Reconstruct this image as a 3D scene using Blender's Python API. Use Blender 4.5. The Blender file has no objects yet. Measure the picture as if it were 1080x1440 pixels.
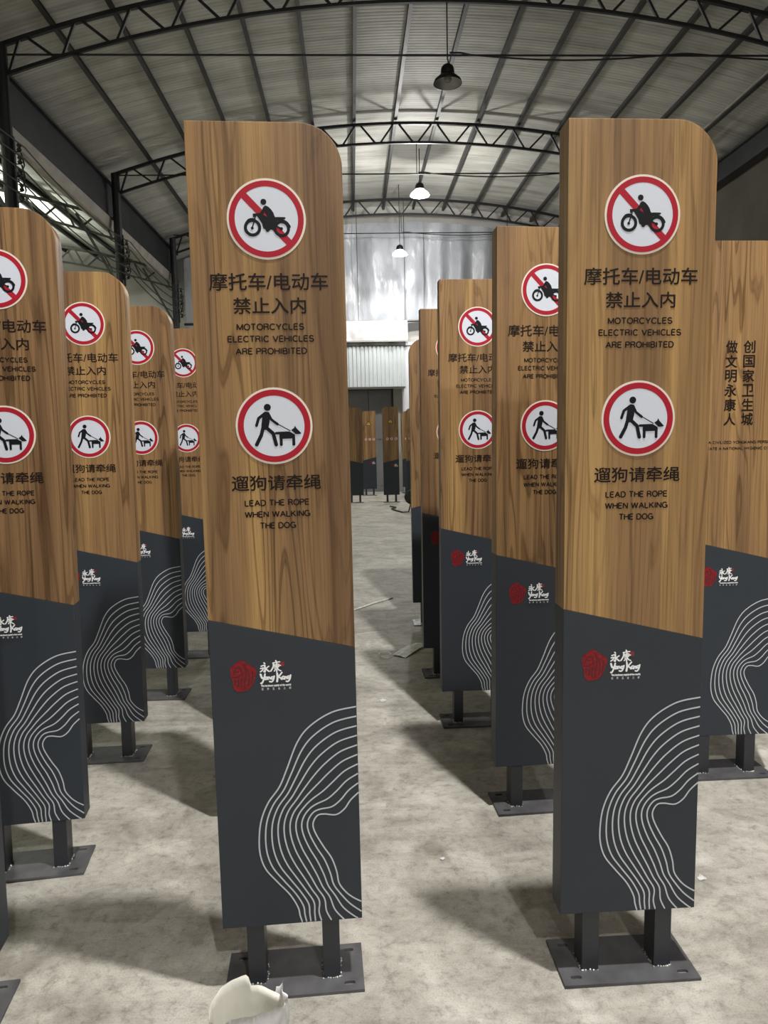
import bpy, bmesh, math, random
from mathutils import Matrix, Vector, noise as mnoise

random.seed(7)
PI = math.pi
SC = bpy.context.scene
COL = SC.collection
H_CAM = 1.573

# ------------------------------------------------------------------ camera, world, exposure
cam_d = bpy.data.cameras.new('camera')
cam = bpy.data.objects.new('camera', cam_d)
COL.objects.link(cam)
cam_d.sensor_fit = 'VERTICAL'
cam_d.sensor_height = 24.0
cam_d.lens = 1011.6 * 24.0 / 1440.0
cam_d.clip_start = 0.05
R_ = Vector((0.9987, -0.0440, -0.0207)).normalized()
B_ = Vector((-0.0417, -0.9942, 0.0997)).normalized()
U_ = B_.cross(R_).normalized()
R_ = U_.cross(B_).normalized()
cam.matrix_world = Matrix(((R_.x, U_.x, B_.x, 0), (R_.y, U_.y, B_.y, 0), (R_.z, U_.z, B_.z, H_CAM), (0, 0, 0, 1)))
SC.camera = cam

world = bpy.data.worlds.new('night')
SC.world = world
world.use_nodes = True
world.node_tree.nodes['Background'].inputs[0].default_value = (0.75, 0.85, 1.0, 1)
world.node_tree.nodes['Background'].inputs[1].default_value = 0.02

SC.view_settings.view_transform = 'Standard'
SC.view_settings.look = 'None'
SC.view_settings.exposure = 0.0
SC.view_settings.gamma = 1.0
SC.view_settings.use_curve_mapping = False

P_NEAR = 1650      # lamp over the front row of signs
P_BACK = 700      # lamps behind the camera
P_FAR = 620       # lamps at the far end
P_FILL = 1500       # added uplights, out of view, brightening the left aisle roof
LIGHT_COL = (1.0, 0.975, 0.94)

# ------------------------------------------------------------------ material helpers
def mat(name):
    m = bpy.data.materials.new(name)
    m.use_nodes = True
    nt = m.node_tree
    b = nt.nodes['Principled BSDF']
    return m, nt, b

def N(nt, kind, **kw):
    n = nt.nodes.new(kind)
    for k, v in kw.items():
        setattr(n, k, v)
    return n

def plain(name, col, rough=0.5, metal=0.0, spec=0.5, var=0.0, scale=8.0, bump=0.0):
    m, nt, b = mat(name)
    b.inputs['Roughness'].default_value = rough
    b.inputs['Metallic'].default_value = metal
    b.inputs['Specular IOR Level'].default_value = spec
    b.inputs['Base Color'].default_value = (*col, 1)
    tc = N(nt, 'ShaderNodeTexCoord')
    nz = N(nt, 'ShaderNodeTexNoise')
    nz.inputs['Scale'].default_value = scale
    nz.inputs['Detail'].default_value = 6
    nt.links.new(tc.outputs['Object'], nz.inputs['Vector'])
    if var > 0:
        r = N(nt, 'ShaderNodeValToRGB')
        r.color_ramp.elements[0].position = 0.3
        r.color_ramp.elements[1].position = 0.7
        r.color_ramp.elements[0].color = (*[c * (1 - var) for c in col], 1)
        r.color_ramp.elements[1].color = (*[min(1, c * (1 + var)) for c in col], 1)
        nt.links.new(nz.outputs['Fac'], r.inputs[0])
        nt.links.new(r.outputs[0], b.inputs['Base Color'])
    if bump > 0:
        bp = N(nt, 'ShaderNodeBump')
        bp.inputs['Strength'].default_value = bump
        bp.inputs['Distance'].default_value = 0.01
        nt.links.new(nz.outputs['Fac'], bp.inputs['Height'])
        nt.links.new(bp.outputs[0], b.inputs['Normal'])
    return m

def mapping(nt, src, scale, loc=(0, 0, 0), rot=(0, 0, 0)):
    mp = N(nt, 'ShaderNodeMapping')
    mp.inputs['Scale'].default_value = scale
    mp.inputs['Location'].default_value = loc
    mp.inputs['Rotation'].default_value = rot
    nt.links.new(src, mp.inputs['Vector'])
    return mp.outputs[0]

def ramp(nt, src, stops):
    r = N(nt, 'ShaderNodeValToRGB')
    e = r.color_ramp.elements
    while len(e) < len(stops):
        e.new(0.5)
    for i, (p, c) in enumerate(stops):
        e[i].position = p
        e[i].color = (*c, 1) if len(c) == 3 else c
    nt.links.new(src, r.inputs[0])
    return r.outputs[0]

def mixc(nt, fac, a, b, mode='MIX'):
    m = N(nt, 'ShaderNodeMix', data_type='RGBA', blend_type=mode)
    for s, v in ((0, fac), (6, a), (7, b)):
        if isinstance(v, (int, float)):
            m.inputs[s].default_value = v
        elif isinstance(v, tuple):
            m.inputs[s].default_value = (*v, 1)
        else:
            nt.links.new(v, m.inputs[s])
    return m.outputs[2]

def noise_tex(nt, vec, scale, detail=4, rough=0.5, dist=0.0):
    n = N(nt, 'ShaderNodeTexNoise')
    n.inputs['Scale'].default_value = scale
    n.inputs['Detail'].default_value = detail
    n.inputs['Roughness'].default_value = rough
    n.inputs['Distortion'].default_value = dist
    nt.links.new(vec, n.inputs['Vector'])
    return n.outputs['Fac']

def wood_material():
    m, nt, b = mat('wood_grain_film')
    tc = N(nt, 'ShaderNodeTexCoord')
    oi = N(nt, 'ShaderNodeObjectInfo')
    mul = N(nt, 'ShaderNodeVectorMath', operation='MULTIPLY')
    mul.inputs[1].default_value = (31.0, 17.0, 43.0)
    cb = N(nt, 'ShaderNodeCombineXYZ')
    for k in range(3):
        nt.links.new(oi.outputs['Random'], cb.inputs[k])
    nt.links.new(cb.outputs[0], mul.inputs[0])
    add = N(nt, 'ShaderNodeVectorMath', operation='ADD')
    nt.links.new(tc.outputs['Object'], add.inputs[0])
    nt.links.new(mul.outputs[0], add.inputs[1])
    v = add.outputs[0]
    # boards of slightly different tone
    board = noise_tex(nt, mapping(nt, v, (9, 9, 0.35)), 1.0, 2, 0.5, 0.3)
    base = ramp(nt, board, [(0.30, (0.165, 0.095, 0.047)), (0.43, (0.25, 0.148, 0.071)), (0.55, (0.30, 0.178, 0.078)), (0.68, (0.43, 0.268, 0.108))])
    # cathedral rings : bands of a stretched, distorted field
    fld = noise_tex(nt, mapping(nt, v, (7.0, 7.0, 0.42)), 1.0, 2, 0.45, 0.35)
    mm = N(nt, 'ShaderNodeMath', operation='MULTIPLY')
    mm.inputs[1].default_value = 100.0
    nt.links.new(fld, mm.inputs[0])
    sn = N(nt, 'ShaderNodeMath', operation='SINE')
    nt.links.new(mm.outputs[0], sn.inputs[0])
    ring = ramp(nt, sn.outputs[0], [(0.0, (1, 1, 1)), (0.62, (0.93, 0.93, 0.93)), (0.92, (0.48, 0.44, 0.41)), (1.0, (0.60, 0.56, 0.52))])
    gate = noise_tex(nt, mapping(nt, v, (6, 6, 0.7), (3, 1, 2)), 1.0, 2)
    gf = ramp(nt, gate, [(0.40, (0.20, 0.20, 0.20)), (0.60, (0.95, 0.95, 0.95))])
    c1m = mixc(nt, 1.0, base, ring, 'MULTIPLY')
    c1 = mixc(nt, gf, base, c1m)
    # fine fibres
    fib = noise_tex(nt, mapping(nt, v, (240, 240, 3.0)), 1.0, 4, 0.6)
    ff = ramp(nt, fib, [(0.30, (0.62, 0.60, 0.58)), (0.52, (1, 1, 1)), (0.75, (1.10, 1.09, 1.06))])
    c2 = mixc(nt, 0.85, c1, ff, 'MULTIPLY')
    streak = noise_tex(nt, mapping(nt, v, (55, 55, 0.9), (1, 4, 7)), 1.0, 3, 0.55)
    sf = ramp(nt, streak, [(0.28, (0.58, 0.55, 0.52)), (0.46, (1, 1, 1)), (0.72, (1.12, 1.10, 1.06))])
    c3 = mixc(nt, 0.95, c2, sf, 'MULTIPLY')
    # a few small knots
    nt.links.new(c3, b.inputs['Base Color'])
    b.inputs['Roughness'].default_value = 0.42
    b.inputs['Specular IOR Level'].default_value = 0.3
    bp = N(nt, 'ShaderNodeBump')
    bp.inputs['Strength'].default_value = 0.06
    bp.inputs['Distance'].default_value = 0.001
    nt.links.new(fib, bp.inputs['Height'])
    nt.links.new(bp.outputs[0], b.inputs['Normal'])
    return m

def floor_material():
    m, nt, b = mat('worn_concrete')
    tc = N(nt, 'ShaderNodeTexCoord')
    v = tc.outputs['Object']
    big = noise_tex(nt, mapping(nt, v, (0.9, 0.9, 1)), 1.0, 6, 0.6, 0.8)
    mid = noise_tex(nt, mapping(nt, v, (2.6, 2.6, 1), (5, 2, 0)), 1.0, 8, 0.62, 1.2)
    fine = noise_tex(nt, mapping(nt, v, (22, 22, 1)), 1.0, 9, 0.75, 0.3)
    grit = noise_tex(nt, mapping(nt, v, (190, 190, 1)), 1.0, 3, 0.6)
    c = ramp(nt, mid, [(0.32, (0.27, 0.255, 0.222)), (0.45, (0.355, 0.337, 0.298)), (0.55, (0.415, 0.397, 0.355)), (0.68, (0.50, 0.485, 0.44))])
    cb = ramp(nt, big, [(0.30, (0.78, 0.77, 0.75)), (0.55, (1.0, 1.0, 1.0)), (0.72, (1.1, 1.1, 1.09))])
    c = mixc(nt, 0.9, c, cb, 'MULTIPLY')
    cf = ramp(nt, fine, [(0.30, (0.50, 0.48, 0.45)), (0.48, (1, 1, 1)), (0.72, (1.2, 1.2, 1.2))])
    c = mixc(nt, 0.9, c, cf, 'MULTIPLY')
    cg = ramp(nt, grit, [(0.30, (0.62, 0.60, 0.57)), (0.45, (1, 1, 1)), (0.70, (1.12, 1.12, 1.12))])
    c = mixc(nt, 0.75, c, cg, 'MULTIPLY')
    # swept trowel marks
    sw = noise_tex(nt, mapping(nt, v, (1.6, 5.0, 1), (0, 0, 0), (0, 0, 0.9)), 1.0, 9, 0.74, 1.2)
    cs = ramp(nt, sw, [(0.34, (0.70, 0.69, 0.67)), (0.5, (1, 1, 1)), (0.68, (1.18, 1.18, 1.17))])
    c = mixc(nt, 0.8, c, cs, 'MULTIPLY')
    # dark spills
    sp = noise_tex(nt, mapping(nt, v, (1.7, 1.7, 1), (9, 3, 0)), 1.0, 5, 0.55, 0.4)
    cp = ramp(nt, sp, [(0.66, (1, 1, 1)), (0.70, (0.60, 0.58, 0.55))])
    c = mixc(nt, 0.8, c, cp, 'MULTIPLY')
    # hair cracks
    vo = N(nt, 'ShaderNodeTexVoronoi', feature='DISTANCE_TO_EDGE')
    vo.inputs['Scale'].default_value = 0.55
    nd = N(nt, 'ShaderNodeVectorMath', operation='ADD')
    nz = N(nt, 'ShaderNodeTexNoise')
    nz.inputs['Scale'].default_value = 3.0
    nz.inputs['Detail'].default_value = 6
    nt.links.new(v, nz.inputs['Vector'])
    sc = N(nt, 'ShaderNodeVectorMath', operation='SCALE')
    sc.inputs['Scale'].default_value = 0.5
    nt.links.new(nz.outputs['Color'], sc.inputs[0])
    nt.links.new(v, nd.inputs[0])
    nt.links.new(sc.outputs[0], nd.inputs[1])
    nt.links.new(nd.outputs[0], vo.inputs['Vector'])
    cr = ramp(nt, vo.outputs['Distance'], [(0.0, (0.55, 0.53, 0.5)), (0.006, (1, 1, 1))])
    c = mixc(nt, 0.3, c, cr, 'MULTIPLY')
    nt.links.new(c, b.inputs['Base Color'])
    b.inputs['Roughness'].default_value = 0.6
    b.inputs['Specular IOR Level'].default_value = 0.35
    bp = N(nt, 'ShaderNodeBump')
    bp.inputs['Strength'].default_value = 0.35
    bp.inputs['Distance'].default_value = 0.01
    nt.links.new(fine, bp.inputs['Height'])
    nt.links.new(bp.outputs[0], b.inputs['Normal'])
    return m

def roof_material(name, col, stain):
    m, nt, b = mat(name)
    tc = N(nt, 'ShaderNodeTexCoord')
    v = tc.outputs['Object']
    sep = N(nt, 'ShaderNodeSeparateXYZ')
    nt.links.new(v, sep.inputs[0])
    st = noise_tex(nt, mapping(nt, v, (0.55, 5.0, 0.55)), 1.0, 5, 0.6, 0.3)
    c = ramp(nt, st, [(0.32, tuple(x * 0.72 for x in col)), (0.52, col), (0.72, tuple(x * 1.22 for x in col))])
    bl = noise_tex(nt, mapping(nt, v, (0.8, 0.7, 0.8), (4, 4, 4)), 1.0, 4, 0.6)
    cb = ramp(nt, bl, [(0.34, stain), (0.6, (1, 1, 1))])
    c = mixc(nt, 0.75, c, cb, 'MULTIPLY')
    # sheet laps every 0.85 m
    def saw(period, width):
        d = N(nt, 'ShaderNodeMath', operation='DIVIDE')
        d.inputs[1].default_value = period
        nt.links.new(sep.outputs['Y'], d.inputs[0])
        f = N(nt, 'ShaderNodeMath', operation='FRACT')
        nt.links.new(d.outputs[0], f.inputs[0])
        return f.outputs[0]
    lap = ramp(nt, saw(0.86, 0), [(0.0, (0.45, 0.44, 0.42)), (0.028, (1, 1, 1)), (0.97, (1, 1, 1)), (1.0, (1.12, 1.12, 1.1))])
    c = mixc(nt, 0.85, c, lap, 'MULTIPLY')
    rib = ramp(nt, saw(0.086, 0), [(0.0, (0.82, 0.82, 0.82)), (0.3, (1.05, 1.05, 1.05)), (0.7, (1.05, 1.05, 1.05)), (1.0, (0.82, 0.82, 0.82))])
    c = mixc(nt, 0.6, c, rib, 'MULTIPLY')
    nt.links.new(c, b.inputs['Base Color'])
    b.inputs['Roughness'].default_value = 0.6
    b.inputs['Specular IOR Level'].default_value = 0.3
    bp = N(nt, 'ShaderNodeBump')
    bp.inputs['Strength'].default_value = 0.7
    bp.inputs['Distance'].default_value = 0.02
    nt.links.new(rib, bp.inputs['Height'])
    nt.links.new(bp.outputs[0], b.inputs['Normal'])
    return m

def plastic_material():
    m, nt, b = mat('translucent_plastic')
    out = nt.nodes['Material Output']
    tc = N(nt, 'ShaderNodeTexCoord')
    v = tc.outputs['Object']
    nz = noise_tex(nt, mapping(nt, v, (1.2, 1.2, 0.5)), 1.0, 6, 0.6, 0.8)
    c = ramp(nt, nz, [(0.3, (0.34, 0.36, 0.39)), (0.6, (0.47, 0.49, 0.53)), (0.75, (0.58, 0.60, 0.65))])
    nt.links.new(c, b.inputs['Base Color'])
    b.inputs['Roughness'].default_value = 0.22
    b.inputs['Specular IOR Level'].default_value = 0.55
    cr = noise_tex(nt, mapping(nt, v, (9, 9, 2.2)), 1.0, 6, 0.6, 1.5)
    bp = N(nt, 'ShaderNodeBump')
    bp.inputs['Strength'].default_value = 0.5
    bp.inputs['Distance'].default_value = 0.03
    nt.links.new(cr, bp.inputs['Height'])
    nt.links.new(bp.outputs[0], b.inputs['Normal'])
    tr = N(nt, 'ShaderNodeBsdfTranslucent')
    tr.inputs[0].default_value = (0.6, 0.63, 0.68, 1)
    mx = N(nt, 'ShaderNodeMixShader')
    mx.inputs[0].default_value = 0.25
    nt.links.new(b.outputs[0], mx.inputs[1])
    nt.links.new(tr.outputs[0], mx.inputs[2])
    nt.links.new(mx.outputs[0], out.inputs[0])
    return m

def glow(name, col, strength):
    m, nt, b = mat(name)
    b.inputs['Base Color'].default_value = (*col, 1)
    b.inputs['Emission Color'].default_value = (*col, 1)
    b.inputs['Emission Strength'].default_value = strength
    return m

M = dict(
    wood=wood_material(),
    dark=plain('charcoal_paint', (0.038, 0.045, 0.055), 0.42, 0.0, 0.2, 0.05, 3.0),
    leg=plain('charcoal_steel', (0.030, 0.033, 0.040), 0.42, 0.1, 0.5, 0.1, 6.0),
    plate=plain('raw_grey_steel', (0.105, 0.105, 0.112), 0.45, 0.35, 0.5, 0.25, 14.0),
    weld=plain('bright_weld', (0.6, 0.6, 0.58), 0.3, 0.9, 0.5, 0.3, 90.0),
    letter=plain('dark_brown_print', (0.014, 0.008, 0.006), 0.55, 0, 0.2),
    white=plain('white_vinyl', (0.66, 0.70, 0.79), 0.5, 0, 0.3),
    rim=plain('cream_vinyl', (0.80, 0.72, 0.64), 0.5),
    red=plain('red_vinyl', (0.40, 0.012, 0.028), 0.5, 0, 0.25),
    black=plain('black_vinyl', (0.007, 0.008, 0.011), 0.55, 0, 0.2),
    sealred=plain('seal_red_print', (0.23, 0.012, 0.018), 0.5, 0, 0.25, 0.35, 120.0),
    sealcut=plain('seal_dark_print', (0.085, 0.02, 0.024), 0.5, 0, 0.25),
    stamp=plain('stamp_red_print', (0.20, 0.02, 0.03), 0.5),
    logo=plain('white_print', (0.92, 0.93, 0.95), 0.5),
    line=plain('silver_print', (0.56, 0.58, 0.62), 0.45),
    yellow=plain('yellow_vinyl', (0.72, 0.46, 0.04), 0.5),
    floor=floor_material(),
    roof=roof_material('ribbed_roof_sheet', (0.47, 0.468, 0.43), (0.66, 0.65, 0.62)),
    roofb=roof_material('pale_roof_sheet', (0.62, 0.65, 0.60), (0.72, 0.74, 0.68)),
    steel=plain('black_steel', (0.022, 0.023, 0.025), 0.5, 0.3, 0.5, 0.2, 3.0),
    purlin=plain('grey_purlin_steel', (0.045, 0.045, 0.042), 0.5, 0.3, 0.5, 0.2, 3.0),
    green=plain('dull_green_steel', (0.06, 0.075, 0.055), 0.55, 0.2, 0.5, 0.25, 3.0),
    beam=plain('dark_beam_steel', (0.030, 0.031, 0.034), 0.5, 0.3, 0.5, 0.25, 2.0),
    gutter=plain('grey_gutter_sheet', (0.34, 0.32, 0.28), 0.6, 0.1, 0.5, 0.2, 3.0),
    wall_shade=plain('shaded_plaster', (0.105, 0.095, 0.075), 0.8, 0, 0.3, 0.2, 1.2),  # dimness along the right side is put into this wall colour
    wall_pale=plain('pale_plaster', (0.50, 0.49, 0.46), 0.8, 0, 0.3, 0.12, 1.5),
    panel=plain('white_ribbed_sheet', (0.52, 0.56, 0.57), 0.5, 0.0, 0.5, 0.06, 2.0),
    door=plain('grey_door_paint', (0.20, 0.20, 0.205), 0.5, 0.1, 0.5, 0.1, 2.0),
    pillar=plain('white_pillar_paint', (0.68, 0.69, 0.74), 0.6, 0, 0.4, 0.06, 2.0),
    plastic=plastic_material(),
    lampcap=plain('black_lamp_metal', (0.012, 0.012, 0.013), 0.35, 0.5),
    lampin=plain('lamp_reflector', (0.32, 0.32, 0.31), 0.3, 0.6),
    bulb_off=plain('unlit_bulb_glass', (0.25, 0.25, 0.24), 0.2),
    bulb_on=glow('lit_bulb', (1.0, 0.97, 0.90), 40.0),
    skirt_on=glow('lit_lamp_skirt', (1.0, 0.97, 0.92), 3.0),
    paper=plain('cream_paper', (0.90, 0.885, 0.81), 0.7, 0, 0.3, 0.05, 6.0),
    film=plain('white_plastic_film', (0.93, 0.92, 0.93), 0.35, 0, 0.5, 0.05, 9.0, 0.5),
    flap=plain('grey_plastic_film', (0.50, 0.50, 0.51), 0.4, 0, 0.4, 0.15, 5.0, 0.5),  # film in a duller grey, tone varying slightly
    litter=plain('pale_litter', (0.80, 0.84, 0.76), 0.6, 0, 0.3, 0.25, 30.0),
    ceramic=plain('brown_ceramic', (0.03, 0.024, 0.02), 0.25),
    cable=plain('black_cable', (0.010, 0.010, 0.010), 0.5),
)

# ------------------------------------------------------------------ object helpers
def link(name, me, m=None, parent=None):
    o = bpy.data.objects.new(name, me)
    COL.objects.link(o)
    if m is not None and me is not None and not me.materials:
        me.materials.append(m)
    if parent is not None:
        o.parent = parent
    return o

def mesh_from(bm, name, m=None, smooth=False):
    me = bpy.data.meshes.new(name)
    bm.normal_update()
    bm.to_mesh(me)
    bm.free()
    if m is not None:
        me.materials.append(m)
    if smooth:
        for p in me.polygons:
            p.use_smooth = True
    return me

def empty(name, label, cat, loc=(0, 0, 0), rot=(0, 0, 0), group=None):
    o = bpy.data.objects.new(name, None)
    o.empty_display_size = 0.1
    COL.objects.link(o)
    o.location = loc
    o.rotation_euler = rot
    tag(o, label, cat, group)
    return o

def tag(o, label, cat, group=None):
    o['label'] = label
    o['category'] = cat
    if group:
        o['group'] = group
    return o

def box(bm, x0, x1, y0, y1, z0, z1):
    vs = [bm.verts.new(p) for p in ((x0, y0, z0), (x1, y0, z0), (x1, y1, z0), (x0, y1, z0), (x0, y0, z1), (x1, y0, z1), (x1, y1, z1), (x0, y1, z1))]
    for f in ((0, 3, 2, 1), (4, 5, 6, 7), (0, 1, 5, 4), (1, 2, 6, 5), (2, 3, 7, 6), (3, 0, 4, 7)):
        bm.faces.new([vs[i] for i in f])

def bar(bm, a, b, w, d=None):
    a, b = Vector(a), Vector(b)
    d = d or w
    z = (b - a).normalized()
    x = z.cross(Vector((0, 1, 0)))
    if x.length < 1e-4:
        x = z.cross(Vector((1, 0, 0)))
    x.normalize()
    y = z.cross(x)
    r = []
    for p in (a, b):
        r.append([bm.verts.new(p + x * sx * w / 2 + y * sy * d / 2) for sx, sy in ((-1, -1), (1, -1), (1, 1), (-1, 1))])
    for i in range(4):
        j = (i + 1) % 4
        bm.faces.new((r[0][i], r[0][j], r[1][j], r[1][i]))
    bm.faces.new(r[0][::-1])
    bm.faces.new(r[1])

def tube(bm, pts, rad, n=8):
    pts = [Vector(p) for p in pts]
    rings = []
    for i, p in enumerate(pts):
        t = (pts[min(i + 1, len(pts) - 1)] - pts[max(i - 1, 0)]).normalized()
        up = Vector((0, 0, 1)) if abs(t.z) < 0.9 else Vector((1, 0, 0))
        x = t.cross(up).normalized()
        y = x.cross(t)
        rings.append([bm.verts.new(p + (x * math.cos(2 * PI * k / n) + y * math.sin(2 * PI * k / n)) * rad) for k in range(n)])
    for a, b in zip(rings, rings[1:]):
        for k in range(n):
            bm.faces.new((a[k], a[(k + 1) % n], b[(k + 1) % n], b[k]))
    bm.faces.new(rings[0][::-1])
    bm.faces.new(rings[-1])

def lathe(bm, prof, n=32, loc=(0, 0, 0)):
    rings = []
    for r, z in prof:
        rings.append([bm.verts.new((loc[0] + r * math.cos(2 * PI * k / n), loc[1] + r * math.sin(2 * PI * k / n), loc[2] + z)) for k in range(n)])
    for a, b in zip(rings, rings[1:]):
        for k in range(n):
            bm.faces.new((a[k], a[(k + 1) % n], b[(k + 1) % n], b[k]))

def prism_xz(bm, poly, y0, y1, bevel=0.0):
    """outline in (x, z), extruded from y0 (front) to y1 (back)"""
    f = [bm.verts.new((x, y0, z)) for x, z in poly]
    k = [bm.verts.new((x, y1, z)) for x, z in poly]
    n = len(poly)
    bm.faces.new(f)
    bm.faces.new(k[::-1])
    for i in range(n):
        j = (i + 1) % n
        bm.faces.new((f[j], f[i], k[i], k[j]))
    if bevel:
        bm.normal_update()
        es = [e for e in bm.edges if len(e.link_faces) == 2 and e.calc_face_angle(0) > 0.6]
        bmesh.ops.bevel(bm, geom=es, offset=bevel, segments=2, affect='EDGES', profile=0.7)
    bmesh.ops.recalc_face_normals(bm, faces=bm.faces)

_layer = [0]
def lift(y):
    """each printed stroke lies a hair above the one before it"""
    _layer[0] += 1
    return y - 3e-6 * _layer[0]

def flat_poly(bm, poly, y):
    """printed outline in the (x, z) plane, facing -y"""
    y = lift(y)
    a = sum(p[0] * q[1] - q[0] * p[1] for p, q in zip(poly, poly[1:] + poly[:1]))
    if a < 0:
        poly = poly[::-1]
    vs = [bm.verts.new((x, y, z)) for x, z in poly]
    f = bm.faces.new(vs)
    if len(vs) > 4:
        bmesh.ops.triangulate(bm, faces=[f])

def circle_pts(cx, cz, r, n=40, rz=None):
    rz = rz or r
    return [(cx + r * math.cos(2 * PI * k / n), cz + rz * math.sin(2 * PI * k / n)) for k in range(n)]

def ring_flat(bm, cx, cz, r0, r1, y, n=48):
    y = lift(y)
    a = [bm.verts.new((cx + r0 * math.cos(2 * PI * k / n), y, cz + r0 * math.sin(2 * PI * k / n))) for k in range(n)]
    b = [bm.verts.new((cx + r1 * math.cos(2 * PI * k / n), y, cz + r1 * math.sin(2 * PI * k / n))) for k in range(n)]
    for k in range(n):
        j = (k + 1) % n
        bm.faces.new((a[k], b[k], b[j], a[j]))

def stroke(bm, pts, w, y, caps=True):
    """thick printed line through (x, z) points"""
    for (x0, z0), (x1, z1) in zip(pts, pts[1:]):
        d = Vector((x1 - x0, z1 - z0))
        if d.length < 1e-6:
            continue
        n = Vector((-d.y, d.x)).normalized() * w / 2
        flat_poly(bm, [(x0 + n.x, z0 + n.y), (x1 + n.x, z1 + n.y), (x1 - n.x, z1 - n.y), (x0 - n.x, z0 - n.y)], y)
    if caps:
        for x, z in pts:
            flat_poly(bm, circle_pts(x, z, w / 2, 12), y)

def ribbon(bm, pts, w, y):
    y = lift(y)
    pts = [Vector(p) for p in pts]
    l, r = [], []
    for i, p in enumerate(pts):
        t = (pts[min(i + 1, len(pts) - 1)] - pts[max(i - 1, 0)]).normalized()
        n = Vector((-t.y, t.x)) * w / 2
        l.append(bm.verts.new((p.x + n.x, y, p.y + n.y)))
        r.append(bm.verts.new((p.x - n.x, y, p.y - n.y)))
    for i in range(len(pts) - 1):
        bm.faces.new((l[i], r[i], r[i + 1], l[i + 1]))

def catmull(P, n=7):
    out = []
    for i in range(len(P) - 1):
        p0, p1, p2, p3 = P[max(i - 1, 0)], P[i], P[i + 1], P[min(i + 2, len(P) - 1)]
        for k in range(n):
            t = k / n
            out.append(tuple(0.5 * (2 * p1[c] + (p2[c] - p0[c]) * t + (2 * p0[c] - 5 * p1[c] + 4 * p2[c] - p3[c]) * t * t + (3 * p1[c] - p0[c] - 3 * p2[c] + p3[c]) * t ** 3) for c in (0, 1)))
    out.append(P[-1])
    return out

_tmp_curve = bpy.data.curves.new('lettering', 'FONT')
_tmp_obj = bpy.data.objects.new('lettering', _tmp_curve)

def text_into(bm, body, x0, x1, z0, z1, y, bold=0.0, shear=0.0):
    """lettering filling the box x0..x1 / z0..z1 on the sign face; bold thickens the strokes (metres)"""
    cu = _tmp_curve
    cu.body = body
    cu.size = 1.0
    cu.shear = shear
    cu.resolution_u = 3
    cu.fill_mode = 'FRONT'
    COL.objects.link(_tmp_obj)
    dg = bpy.context.evaluated_depsgraph_get()
    dg.update()
    me = bpy.data.meshes.new_from_object(_tmp_obj.evaluated_get(dg))
    COL.objects.unlink(_tmp_obj)
    xs = [v.co.x for v in me.vertices]
    ys = [v.co.y for v in me.vertices]
    ax, bx_, ay, by = min(xs), max(xs), min(ys), max(ys)
    for dx, dz in ((0, 0), (bold, bold * 0.5), (-bold, -bold * 0.5), (-bold * 0.5, bold), (bold * 0.5, -bold)) if bold else ((0, 0),):
        y = lift(y)
        vs = [bm.verts.new((x0 + dx + (v.co.x - ax) / (bx_ - ax) * (x1 - x0), y, z0 + dz + (v.co.y - ay) / (by - ay) * (z1 - z0))) for v in me.vertices]
        for p in me.polygons:
            f = bm.faces.new([vs[i] for i in p.vertices])
            f.normal_update()
            if f.normal.y > 0:
                f.normal_flip()
    bpy.data.meshes.remove(me)

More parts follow.
